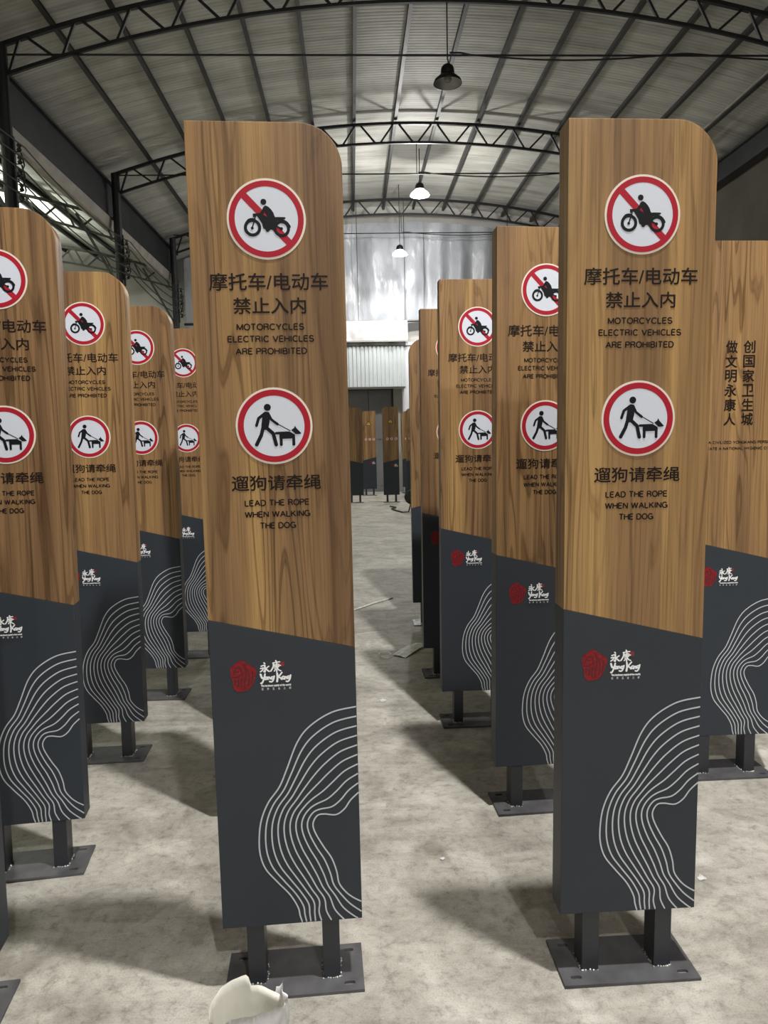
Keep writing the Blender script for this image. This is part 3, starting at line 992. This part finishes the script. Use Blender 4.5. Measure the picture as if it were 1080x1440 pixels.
def bk(x, y):
    return (BRAD * (x - 497) / 522.0, Z1 - BRAD * (y - 705) / 562.0)
bm = bmesh.new()
YS = -0.0023
S = BRAD / 540.0
flat_poly(bm, circle_pts(*bk(465, 468), 40 * S, 24), YS)
flat_poly(bm, [bk(*p) for p in ((480, 522), (500, 520), (530, 537), (565, 575), (592, 620), (606, 668), (640, 700), (640, 760), (600, 800), (540, 800), (500, 720), (505, 660), (480, 610), (452, 640), (440, 665), (378, 662), (322, 684), (318, 630), (360, 628), (412, 622), (440, 585), (458, 545))], YS)
flat_poly(bm, [bk(*p) for p in ((372, 662), (420, 645), (455, 640), (520, 690), (600, 690), (640, 720), (640, 760), (610, 790), (590, 850), (545, 852), (515, 884), (492, 880), (475, 845), (452, 835), (438, 770), (400, 705))], YS)
flat_poly(bm, [bk(*p) for p in ((598, 682), (640, 676), (745, 678), (750, 694), (735, 708), (680, 712), (620, 716))], YS)
ring_flat(bm, *bk(310, 825), 76 * S, 118 * S, YS, 40)
flat_poly(bm, circle_pts(*bk(306, 830), 20 * S, 20), YS)
stroke(bm, [bk(352, 668), bk(330, 750), bk(306, 830)], 18 * S, YS)
ring_flat(bm, *bk(695, 838), 72 * S, 112 * S, YS, 40)
flat_poly(bm, circle_pts(*bk(690, 838), 22 * S, 20), YS)
stroke(bm, [bk(600, 790), bk(690, 838)], 22 * S, YS)
stroke(bm, catmull([bk(630, 722), bk(700, 718), bk(760, 745), bk(795, 790), bk(805, 815)], 4), 22 * S, YS)
stroke(bm, catmull([bk(225, 755), bk(260, 712), bk(310, 700), bk(350, 712)], 4), 16 * S, YS)
part_mesh('motorcycle_symbol', bm, M['black'])

def dg_(x, y):
    return (BRAD * (x - 537) / 507.0, Z2 - BRAD * (y - 573) / 505.0)
bm = bmesh.new()
S = BRAD / 506.0
flat_poly(bm, circle_pts(*dg_(455, 327), 46 * S, 24), YS)
flat_poly(bm, [dg_(*p) for p in ((425, 382), (468, 388), (488, 430), (478, 520), (462, 590), (420, 625), (365, 610), (368, 560), (388, 470), (392, 400))], YS)
stroke(bm, [dg_(415, 410), dg_(335, 468), dg_(304, 562)], 38 * S, YS)
stroke(bm, [dg_(462, 405), dg_(502, 488), dg_(582, 550)], 34 * S, YS)
stroke(bm, [dg_(388, 600), dg_(362, 690), dg_(296, 815)], 48 * S, YS)
stroke(bm, [dg_(430, 590), dg_(520, 672), dg_(555, 820)], 48 * S, YS)
stroke(bm, [dg_(585, 548), dg_(745, 640)], 12 * S, YS)
stroke(bm, [dg_(560, 668), dg_(620, 668)], 34 * S, YS)
flat_poly(bm, [dg_(*p) for p in ((600, 650), (735, 648), (805, 692), (805, 740), (600, 745))], YS)
stroke(bm, [dg_(622, 700), dg_(622, 820)], 38 * S, YS)
stroke(bm, [dg_(788, 700), dg_(788, 820)], 38 * S, YS)
flat_poly(bm, [dg_(*p) for p in ((758, 632), (800, 600), (810, 572), (828, 605), (890, 672), (882, 684), (815, 686), (790, 660))], YS)
part_mesh('dog_walker_symbol', bm, M['black'])

YL = -0.0006
bm = bmesh.new()
text_into(bm, '摩托车/电动车', -0.154, 0.154, GAP + 1.781, GAP + 1.825, YL, 0.0007)
text_into(bm, '禁止入内', -0.0945, 0.0945, GAP + 1.721, GAP + 1.762, YL, 0.0007)
part_mesh('bike_chinese', bm, M['letter'])
bm = bmesh.new()
caps_into(bm, 'MOTORCYCLES', -0.087, 0.087, GAP + 1.678, GAP + 1.696, YL)
caps_into(bm, 'ELECTRIC VEHICLES', -0.112, 0.112, GAP + 1.647, GAP + 1.665, YL)
caps_into(bm, 'ARE PROHIBITED', -0.0925, 0.0925, GAP + 1.615, GAP + 1.633, YL)
part_mesh('bike_english', bm, M['letter'])
bm = bmesh.new()
text_into(bm, '遛狗请牵绳', -0.119, 0.119, GAP + 1.255, GAP + 1.295, YL, 0.0007)
part_mesh('dog_chinese', bm, M['letter'])
bm = bmesh.new()
caps_into(bm, 'LEAD THE ROPE', -0.0855, 0.0855, GAP + 1.212, GAP + 1.230, YL)
caps_into(bm, 'WHEN WALKING', -0.0865, 0.0865, GAP + 1.181, GAP + 1.199, YL)
caps_into(bm, 'THE DOG', -0.047, 0.047, GAP + 1.150, GAP + 1.168, YL)
part_mesh('dog_english', bm, M['letter'])
# the other wording, two upright columns
for cx_, word in ((-0.040, '做文明永康人'), (0.039, '创国家卫生城')):
    bm = bmesh.new()
    for k, ch in enumerate(word):
        zc = GAP + 1.755 - 0.0625 * k
        text_into(bm, ch, cx_ - 0.0255, cx_ + 0.0255, zc - 0.0262, zc + 0.0262, YL, 0.0011)
    part_mesh('slogan%d' % (cx_ > 0), bm, M['letter'])
bm = bmesh.new()
caps_into(bm, 'BE A CIVILIZED YONGKANG PERSON', -0.16, 0.16, GAP + 1.335, GAP + 1.348, YL)
caps_into(bm, 'CREATE A NATIONAL HYGIENIC CITY', -0.16, 0.16, GAP + 1.308, GAP + 1.321, YL)
part_mesh('slogan_english', bm, M['letter'])

# red seal and the calligraphic town logo
def seal(key, cx, mirror=False):
    bm = bmesh.new()
    cz = GAP + 0.742
    pts = []
    rnd = random.Random(3)
    for k in range(44):
        a = 2 * PI * k / 44
        r = 1 + 0.07 * math.sin(3 * a + 1) + 0.05 * math.sin(5 * a) + rnd.uniform(-0.03, 0.03)
        pts.append((cx + 0.0345 * r * math.cos(a), cz + 0.0435 * r * math.sin(a)))
    c = bm.verts.new((cx, YL, cz))
    vs = [bm.verts.new((x, YL, z)) for x, z in pts]
    for k in range(44):
        f = bm.faces.new((c, vs[k], vs[(k + 1) % 44]))
    part_mesh(key, bm, M['sealred'])
    bm = bmesh.new()
    y = YL - 0.0003
    q = lambda pl: [(cx + a * 0.0345, cz + b * 0.0435) for a, b in pl]
    for pl in ([(-0.75, 0.15), (-0.5, 0.55), (-0.15, 0.5), (-0.1, 0.15), (-0.4, -0.02), (-0.85, -0.05)], [(-0.5, 0.3), (-0.3, 0.3)],
               [(-0.1, 0.85), (0.2, 0.6), (0.25, 0.1), (0.15, -0.4)], [(-0.35, -0.12), (-0.4, -0.7)], [(-0.12, -0.1), (-0.14, -0.8)],
               [(0.35, 0.5), (0.5, 0.0), (0.42, -0.7)], [(0.1, -0.2), (0.12, -0.85)], [(0.75, 0.3), (0.78, -0.1), (0.65, -0.5)], [(-0.65, -0.2), (-0.62, -0.55)]):
        ribbon(bm, catmull(q(pl), 4), 0.0036, y)
    part_mesh(key + '_carving', bm, M['sealcut'])
    bm = bmesh.new()
    x0 = cx + 0.048
    def brush(u0, v0, w, h, lines):
        for wt, pl in lines:
            pl = [(x0 + (u0 + px * w) * 0.001, GAP + 0.7 + (v0 + pz * h) * 0.001) for px, pz in pl]
            stroke(bm, catmull(pl, 4) if len(pl) > 2 else pl, wt * 0.00135, YL)
    # the two brushed characters of the town's name
    brush(0, 50, 25, 27, [(3.0, [(0.45, 1.0), (0.52, 0.92)]), (2.8, [(0.12, 0.66), (0.42, 0.74), (0.55, 0.70)]), (3.4, [(0.52, 0.74), (0.53, 0.35), (0.52, 0.05), (0.40, 0.12)]),
                          (2.8, [(0.05, 0.42), (0.36, 0.46), (0.22, 0.22), (0.02, 0.08)]), (2.8, [(0.95, 0.62), (0.70, 0.46), (0.58, 0.42)]), (3.2, [(0.60, 0.44), (0.78, 0.22), (0.98, 0.08)])])
    brush(29, 49, 28, 33, [(3.0, [(0.52, 1.0), (0.58, 0.90)]), (2.6, [(0.22, 0.80), (0.60, 0.86), (0.90, 0.88)]), (3.2, [(0.30, 0.80), (0.24, 0.45), (0.0, 0.12)]),
                           (2.2, [(0.38, 0.64), (0.80, 0.68), (0.78, 0.46), (0.40, 0.44)]), (2.4, [(0.34, 0.54), (0.98, 0.57)]), (3.0, [(0.60, 0.76), (0.60, 0.30), (0.58, 0.02)]),
                           (2.4, [(0.34, 0.10), (0.46, 0.24), (0.40, 0.34)]), (2.6, [(0.66, 0.36), (0.80, 0.18), (1.0, 0.10)])])
    # and its brushed latin spelling
    brush(0, 18, 40, 28, [(4.2, [(0.02, 0.95), (0.10, 0.60), (0.20, 0.58)]), (3.6, [(0.32, 0.98), (0.24, 0.50), (0.10, 0.08), (0.02, 0.06)]), (3.0, [(0.36, 0.66), (0.30, 0.46), (0.40, 0.42), (0.46, 0.58), (0.38, 0.68)]),
                          (3.0, [(0.50, 0.66), (0.52, 0.42)]), (2.8, [(0.52, 0.56), (0.60, 0.66), (0.66, 0.46)]), (3.0, [(0.86, 0.66), (0.74, 0.62), (0.76, 0.44), (0.88, 0.50)]), (3.4, [(0.95, 0.72), (0.88, 0.36), (0.76, 0.16), (0.62, 0.20)])])
    brush(42, 18, 41, 30, [(4.2, [(0.10, 0.92), (0.12, 0.55), (0.08, 0.16)]), (3.4, [(0.42, 0.98), (0.26, 0.72), (0.14, 0.56)]), (3.2, [(0.16, 0.58), (0.30, 0.50), (0.38, 0.34)]), (3.0, [(0.52, 0.62), (0.42, 0.52), (0.46, 0.36), (0.56, 0.44), (0.58, 0.34)]),
                           (3.0, [(0.60, 0.58), (0.61, 0.36)]), (2.8, [(0.62, 0.48), (0.70, 0.58), (0.74, 0.38)]), (3.0, [(0.90, 0.62), (0.80, 0.58), (0.80, 0.40), (0.90, 0.46)]), (3.4, [(1.0, 0.70), (0.94, 0.34), (0.82, 0.12), (0.70, 0.14)])])
    text_into(bm, 'The hardware capital of the world', x0 + 0.001, x0 + 0.083, GAP + 0.7095, GAP + 0.7155, YL, 0.0002)
    for k, ch in enumerate('世界五金之都'):
        text_into(bm, ch, x0 + 0.0015 + 0.0152 * k, x0 + 0.0075 + 0.0152 * k, GAP + 0.6995, GAP + 0.7060, YL)
    part_mesh(key + '_lettering', bm, M['logo'])
    bm = bmesh.new()
    flat_poly(bm, [(x0 + 0.054, GAP + 0.7645), (x0 + 0.067, GAP + 0.7645), (x0 + 0.067, GAP + 0.7785), (x0 + 0.054, GAP + 0.7785)], YL)
    part_mesh(key + '_stamp', bm, M['stamp'])
seal('seal', -0.112)
seal('farseal', 0.035)

# ten contour lines
C0 = [(0.2, 0.638), (0.13, 0.625), (0.067, 0.588), (0.03, 0.542), (-0.001, 0.467), (-0.024, 0.415), (-0.057, 0.37), (-0.078, 0.32), (-0.086, 0.267), (-0.085, 0.217), (-0.071, 0.172), (-0.039, 0.13), (-0.005, 0.089), (0.016, 0.049)]
C9 = [(0.2, 0.385), (0.176, 0.363), (0.157, 0.337), (0.133, 0.322), (0.101, 0.326), (0.082, 0.324), (0.07, 0.309), (0.067, 0.291), (0.075, 0.266), (0.095, 0.228), (0.117, 0.191), (0.13, 0.15), (0.136, 0.114), (0.154, 0.086)]
ENDS = [(0.028, 0.0), (0.040, 0.0), (0.052, 0.0), (0.065, 0.0), (0.083, 0.0), (0.112, 0.0), (0.148, 0.0), (0.188, 0.0), (0.199, 0.021), (0.199, 0.052)]
bm = bmesh.new()
for i in range(10):
    t_ = i / 9
    pl = [(a[0] + (b[0] - a[0]) * t_, GAP + a[1] + (b[1] - a[1]) * t_) for a, b in zip(C0, C9)]
    ex, ez = ENDS[i]
    lx, lz = pl[-1]
    pl.append((lx + (ex - lx) * 0.45 - (0.004 if 3 < i < 8 else 0), lz + (GAP + ez - lz) * 0.55))
    pl.append((ex, GAP + ez))
    pl = [(min(x, W2 - 0.0015), max(z, GAP + 0.003)) for x, z in catmull(pl, 7)]
    ribbon(bm, pl, 0.0042, YL)
part_mesh('contour_lines', bm, M['line'])

# legs, welds, plate
for i, sx in enumerate((-0.108, 0.108)):
    bm = bmesh.new()
    prism_xz(bm, [(sx - 0.025, 0.008), (sx + 0.025, 0.008), (sx + 0.025, GAP), (sx - 0.025, GAP)], 0.002, DEP - 0.006, 0.002)
    part_mesh('leg%d' % i, bm, M['leg'])
    bm = bmesh.new()
    rnd = random.Random(11 + i)
    for k in range(30):
        u = k / 30 * 4
        s_ = int(u); fr = u - s_
        x0_, x1_, y0_, y1_ = sx - 0.027, sx + 0.027, 0.0, DEP - 0.004
        px, py = ((x0_ + (x1_ - x0_) * fr, y0_), (x1_, y0_ + (y1_ - y0_) * fr), (x1_ - (x1_ - x0_) * fr, y1_), (x0_, y1_ - (y1_ - y0_) * fr))[s_]
        if rnd.random() < 0.25:
            continue
        r = rnd.uniform(0.0025, 0.0055)
        bmesh.ops.create_icosphere(bm, subdivisions=1, radius=r, matrix=Matrix.Translation((px + rnd.uniform(-.002, .002), py + rnd.uniform(-.002, .002), 0.009)))
    part_mesh('weld%d' % i, bm, M['weld'], True)

def plate_mesh():
    cu = bpy.data.curves.new('plate', 'CURVE')
    cu.dimensions = '2D'
    cu.fill_mode = 'BOTH'
    cu.extrude = 0.004
    def loop(pts):
        s = cu.splines.new('POLY')
        s.points.add(len(pts) - 1)
        for p, (x, y) in zip(s.points, pts):
            p.co = (x, y, 0, 1)
        s.use_cyclic_u = True
    x, y0, y1 = 0.20, -0.054, 0.138
    loop([(-x, y0), (x, y0), (x, y1), (-x, y1)])
    for sx in (-1, 1):
        for cy in (y0 + 0.03, y1 - 0.028):
            c = sx * 0.158
            pts = []
            for k in range(8):
                a = -PI / 2 + PI * k / 7
                pts.append((c + 0.010 + 0.0065 * math.cos(a), cy + 0.0065 * math.sin(a)))
            for k in range(8):
                a = PI / 2 + PI * k / 7
                pts.append((c - 0.010 + 0.0065 * math.cos(a), cy + 0.0065 * math.sin(a)))
            loop(pts)
    o = bpy.data.objects.new('plate', cu)
    COL.objects.link(o)
    dg = bpy.context.evaluated_depsgraph_get(); dg.update()
    me = bpy.data.meshes.new_from_object(o.evaluated_get(dg))
    me.transform(Matrix.Translation((0, 0, 0.0042)))
    bpy.data.objects.remove(o)
    me.materials.clear()
    me.materials.append(M['plate'])
    return me
PARTS['base_plate'] = plate_mesh()

# warning triangle and three small discs of the far signs
TZ = GAP + 1.86
bm = bmesh.new()
prism_xz(bm, [(-0.075, TZ - 0.06), (0.075, TZ - 0.06), (0.0, TZ + 0.07)], -0.0012, 0.0)
part_mesh('warning_triangle', bm, M['yellow'])
bm = bmesh.new()
stroke(bm, [(-0.066, TZ - 0.055), (0.066, TZ - 0.055), (0.0, TZ + 0.060), (-0.066, TZ - 0.055)], 0.012, -0.0016)
stroke(bm, [(0.0, TZ + 0.022), (0.0, TZ - 0.012)], 0.013, -0.0016)
flat_poly(bm, circle_pts(0.0, TZ - 0.034, 0.008, 12), -0.0016)
part_mesh('triangle_mark', bm, M['black'])
for k, cx_ in enumerate((-0.085, 0.025, 0.135)):
    bm = bmesh.new(); prism_xz(bm, circle_pts(cx_, GAP + 1.41, 0.042, 28), -0.0012, 0.0); part_mesh('disc%d' % k, bm, M['rim'])
    bm = bmesh.new(); ring_flat(bm, cx_, GAP + 1.41, 0.031, 0.040, -0.0016, 28); stroke(bm, [(cx_ - 0.02, GAP + 1.43), (cx_ + 0.02, GAP + 1.39)], 0.007, -0.0016, False); part_mesh('discring%d' % k, bm, M['red'])
    bm = bmesh.new(); flat_poly(bm, [(cx_ - 0.012, GAP + 1.40), (cx_ + 0.014, GAP + 1.395), (cx_ + 0.008, GAP + 1.425), (cx_ - 0.006, GAP + 1.428)], -0.0019); part_mesh('discmark%d' % k, bm, M['black'])

def child(name, key, parent, label=None):
    o = bpy.data.objects.new(name, PARTS[key])
    COL.objects.link(o)
    o.parent = parent
    if label:
        o['label'] = label
    return o

def sign(label, x, y, yaw=0.0, lx=0.0, ly=0.0, kind='dog', group='wood grain totem signs with two round badges'):
    t = empty('totem_sign', label, 'sign', (x, y, 0.201 * abs(math.radians(lx)) + 0.14 * abs(math.radians(ly))),
              (math.radians(-ly), math.radians(lx), math.radians(yaw)), group)
    pre = 'm:' if kind in ('warning', 'mirror') else ''
    child('wood_panel', pre + 'wood_panel', t, 'wood grain upper panel')
    child('lower_panel', pre + 'lower_panel', t, 'charcoal lower panel')
    for i in (0, 1):
        l = child('leg', 'leg%d' % i, t)
        child('weld_bead', 'weld%d' % i, l)
    child('base_plate', 'base_plate', t, 'slotted grey steel foot plate')
    if kind == 'dog':
        b = child('round_badge', 'bike_badge', t, 'red ringed badge of a struck-out motorcycle rider')
        child('badge_face', 'bike_disc', b); child('prohibition_ring', 'bike_ring', b); child('motorcycle_symbol', 'motorcycle_symbol', b)
        b = child('round_badge', 'dog_badge', t, 'red ringed badge of a walker with a leashed dog')
        child('badge_face', 'dog_disc', b); child('red_ring', 'dog_ring', b); child('dog_walker_symbol', 'dog_walker_symbol', b)
        for nm, k in (('chinese_lettering', 'bike_chinese'), ('english_lettering', 'bike_english'), ('chinese_lettering', 'dog_chinese'), ('english_lettering', 'dog_english')):
            child(nm, k, t)
    elif kind == 'slogan':
        child('chinese_lettering', 'slogan0', t, 'left upright column of dark characters')
        child('chinese_lettering', 'slogan1', t, 'right upright column of dark characters')
        child('english_lettering', 'slogan_english', t)
    elif kind == 'warning':
        b = child('warning_triangle', 'warning_triangle', t, 'yellow warning triangle')
        child('triangle_mark', 'triangle_mark', b)
        for k in range(3):
            b = child('small_disc', 'disc%d' % k, t, 'small white disc with red ring')
            child('red_ring', 'discring%d' % k, b); child('disc_mark', 'discmark%d' % k, b)
    if kind not in ('mirror', 'plain'):
        s = 'farseal' if kind == 'warning' else 'seal'
        b = child('seal_emblem', s, t, 'red seal emblem')
        child('seal_carving', s + '_carving', b)
        child('logo_lettering', s + '_lettering', t, 'white brush lettering')
        child('logo_stamp', s + '_stamp', t)
        if kind != 'warning':
            child('contour_lines', 'contour_lines', t, 'ten silver contour lines')
    return t

sign('largest left sign, standing full length left of centre with white torn bag at foot', -0.205, 1.961, 2.58, -0.1, -0.33)
sign('large sign at the right front, its dark left side showing', 0.768, 1.943, 0.87, 0.33, -0.18)
sign('sign just behind the right front sign, right half hidden by it', 0.768, 2.897, 3.02, 0.4, -0.17)
sign('third sign back in the right row, left contour lines and red seal visible', 0.658, 3.819, 0.5, 0.27, -0.33)
sign('fourth sign back in the right row, only a narrow wood strip showing', 0.640, 4.65, 1.0, 0.2, -0.2)
sign('fifth sign in the right row, round shoulder on its left, bare wood strip', 0.685, 6.0, 0.0, 0, 0, 'mirror', None)
sign('sign corner at the bottom left edge, mostly outside the photo', -1.205, 1.87, 6.0, 0.4, 0.3)
sign('large sign cut off by the left edge of the photo', -1.233, 2.582, 7.0, 0.6, 0.5)
sign('second full sign back in the left row, both badges nearly whole', -1.282, 3.542, 2.79, 0.5, 0.14)
sign('third sign back in the left row, badges partly covered by the one before', -1.274, 4.413, 0.0, 0.25, 0.04)
sign('fourth sign back in the left row, beside the edge of the largest left sign', -1.190, 5.27, -1.0, 0, 0)
sign('sign hidden directly behind the largest left sign', -0.385, 2.90, 3.0, 0, 0)
sign('second sign hidden behind the largest left sign', -0.50, 3.85, 2.0, 0, 0)
sign('third sign hidden behind the largest left sign', -0.60, 4.80, 2.0, 0, 0)
sign('sign with two upright columns of characters at the right edge', 1.690, 3.12, 0.5, 0.3, -0.1, 'slogan', None)
G2 = 'distant totem signs with warning triangles'
sign('dark distant sign with warning triangle and three small discs, centre of aisle end', 0.965, 18.1, 0, 0, 0, 'warning', G2)
sign('dark distant sign half hidden by the largest left sign at aisle end', 0.06, 18.2, 0, 0, 0, 'plain', None)
sign('lit distant sign with yellow triangle between the two dark distant signs', 0.475, 20.5, 0, 0, 0, 'warning', G2)
sign('lit distant sign with yellow triangle just right of the dark centre one', 1.655, 21.0, 0, 0, 0, 'warning', G2)
sign('lit distant sign whose edge touches the round shouldered sign', 1.635, 19.2, 0, 0, 0, 'warning', G2)

# ------------------------------------------------------------------ torn paper bag at the foot of the left sign
t = empty('torn_bag', 'torn cream paper cup wrapped in white plastic, bottom centre left', 'bag', (-0.283, 1.60, 0))
def shell(a0, a1, r0, r1, hfun, n, nz, closed, wob, seed, z0=0.0):
    bm = bmesh.new()
    g = []
    cnt = n if closed else n + 1
    for i in range(cnt):
        a = a0 + (a1 - a0) * i / n
        hh = hfun(a)
        row = []
        for j in range(nz + 1):
            v = j / nz
            z = z0 + (hh - z0) * v
            r = r0 + (r1 - r0) * (z / 0.3)
            r += wob * mnoise.noise(Vector((math.cos(a) * 3, math.sin(a) * 3, z * 14 + seed)))
            row.append(bm.verts.new((r * math.cos(a), r * math.sin(a), z)))
        g.append(row)
    for i in range(n):
        k = (i + 1) % cnt
        for j in range(nz):
            bm.faces.new((g[i][j], g[k][j], g[k][j + 1], g[i][j + 1]))
    return bm, g
def rim_h(a):
    d = math.degrees(a) % 360
    pts = [(0, 0.226), (45, 0.220), (88, 0.222), (93, 0.224), (97, 0.252), (120, 0.249), (150, 0.244), (180, 0.238), (210, 0.242), (240, 0.262), (270, 0.280), (300, 0.270), (330, 0.245), (360, 0.226)]
    for (d0, h0), (d1, h1) in zip(pts, pts[1:]):
        if d0 <= d <= d1:
            return h0 + (h1 - h0) * (d - d0) / (d1 - d0)
bm, g = shell(0, 2 * PI, 0.066, 0.094, rim_h, 90, 10, True, 0.004, 2.0)
c = bm.verts.new((0, 0, 0.002))
for i in range(90):
    bm.faces.new((c, g[(i + 1) % 90][0], g[i][0]))
bmesh.ops.solidify(bm, geom=bm.faces[:], thickness=0.0015)
link('paper_cup', mesh_from(bm, 'paper_cup', M['paper'], True), None, t)
def wrap_h(a):
    d = math.degrees(a)
    pts = [(-150, 0.235), (-125, 0.258), (-100, 0.290), (-85, 0.300), (-65, 0.294), (-40, 0.284), (-15, 0.262), (8, 0.250), (22, 0.246), (30, 0.260), (38, 0.252), (46, 0.228), (52, 0.224)]
    for (d0, h0), (d1, h1) in zip(pts, pts[1:]):
        if d0 <= d <= d1:
            return h0 + (h1 - h0) * (d - d0) / (d1 - d0)
    return 0.2
bm, g = shell(math.radians(-150), math.radians(52), 0.074, 0.101, wrap_h, 80, 16, False, 0.012, 9.0, 0.001)
bmesh.ops.solidify(bm, geom=bm.faces[:], thickness=0.001)
link('plastic_wrap', mesh_from(bm, 'plastic_wrap', M['film'], True), None, t)

# ------------------------------------------------------------------ litter on the floor
bm = bmesh.new()
quad = [(0.256, 5.133), (0.345, 5.055), (0.54, 5.37), (0.454, 5.43)]
g = []
for i in range(9):
    u = i / 8
    a = Vector(quad[0]).lerp(Vector(quad[3]), u)
    b = Vector(quad[1]).lerp(Vector(quad[2]), u)
    g.append([bm.verts.new((*a, 0.006 + 0.012 * math.sin(u * PI))), bm.verts.new((*((a + b) / 2), 0.012 + 0.012 * math.sin(u * PI))), bm.verts.new((*b, 0.004 + 0.010 * math.sin(u * PI)))])
for i in range(8):
    for k in range(2):
        bm.faces.new((g[i][k], g[i][k + 1], g[i + 1][k + 1], g[i + 1][k]))
bmesh.ops.recalc_face_normals(bm, faces=bm.faces)
bmesh.ops.solidify(bm, geom=bm.faces[:], thickness=0.002)
tag(link('paper_strip', mesh_from(bm, 'paper_strip', M['litter'])), 'pale printed paper strip lying on the aisle floor', 'paper')
bm = bmesh.new(); tube(bm, [(-0.03, 6.55, 0.008), (0.16, 6.80, 0.010), (0.36, 7.03, 0.008)], 0.008, 6)
tag(link('thin_stick', mesh_from(bm, 'thin_stick', M['litter'])), 'thin pale stick lying farther back on the aisle floor', 'stick')
bm = bmesh.new()
tube(bm, [(0.20 + 0.045 * math.cos(k * 0.42), 5.13 + 0.06 * math.sin(k * 0.42), 0.008 + 0.0006 * k) for k in range(16)], 0.004, 6)
tag(link('wire_loop', mesh_from(bm, 'wire_loop', M['litter'])), 'small loop of pale wire beside the paper strip', 'wire')
for (x, y, s, lab) in ((0.145, 4.22, 0.022, 'white paper scrap on the aisle floor, right of the largest left sign'), (0.30, 2.55, 0.011, 'tiny white scrap on the floor between the two front signs'), (1.20, 2.36, 0.016, 'small white scrap on the floor right of the right front sign')):
    bm = bmesh.new()
    rnd = random.Random(int(x * 1000))
    n = 9
    c = bm.verts.new((x, y, 0.012 * s / 0.02))
    vs = [bm.verts.new((x + s * rnd.uniform(0.6, 1.2) * math.cos(2 * PI * k / n), y + s * rnd.uniform(0.6, 1.2) * math.sin(2 * PI * k / n), 0.002 + 0.006 * rnd.random())) for k in range(n)]
    for k in range(n):
        bm.faces.new((c, vs[k], vs[(k + 1) % n]))
    bmesh.ops.solidify(bm, geom=bm.faces[:], thickness=0.001)
    tag(link('paper_scrap', mesh_from(bm, 'paper_scrap', M['film'])), lab, 'paper', 'paper scraps on the floor')

# small wheeled machine with a trailing cable at the aisle end
t = empty('wheeled_machine', 'small dark wheeled machine with trailing cable at the aisle end', 'machine', (1.27, 15.6, 0))
bm = bmesh.new(); box(bm, -0.02, 0.28, -0.15, 0.18, 0.10, 0.50)
bmesh.ops.bevel(bm, geom=bm.edges[:], offset=0.02, segments=2, affect='EDGES')
link('body', mesh_from(bm, 'body', M['steel']), None, t)
bm = bmesh.new()
lathe(bm, [(0.0, -0.04), (0.05, -0.04), (0.15, -0.03), (0.16, 0.0), (0.15, 0.03), (0.05, 0.04), (0.0, 0.04)], 24)
bmesh.ops.transform(bm, matrix=Matrix.Translation((-0.02, -0.2, 0.34)) @ Matrix.Rotation(PI / 2, 4, 'X'), verts=bm.verts)
link('cable_reel', mesh_from(bm, 'cable_reel', M['cable'], True), None, t)
for sx in (0.02, 0.24):
    bm = bmesh.new()
    lathe(bm, [(0.0, -0.02), (0.05, -0.02), (0.052, 0.0), (0.05, 0.02), (0.0, 0.02)], 18)
    bmesh.ops.transform(bm, matrix=Matrix.Translation((sx, -0.1, 0.052)) @ Matrix.Rotation(PI / 2, 4, 'Y'), verts=bm.verts)
    link('wheel', mesh_from(bm, 'wheel', M['cable']), None, t)
bm = bmesh.new()
tube(bm, [(0.0, 0.14, 0.48), (0.0, 0.2, 0.62), (0.26, 0.2, 0.62), (0.26, 0.14, 0.48)], 0.012, 8)
link('handle', mesh_from(bm, 'handle', M['gutter']), None, t)
bm = bmesh.new()
tube(bm, [(-0.05, -0.25, 0.19), (-0.10, -0.32, 0.03), (-0.22, -0.25, 0.02), (-0.33, 0.1, 0.02), (-0.42, 0.55, 0.02), (-0.30, 0.9, 0.02), (-0.42, 1.2, 0.02)], 0.016, 6)
link('cable', mesh_from(bm, 'cable', M['cable']), None, t)
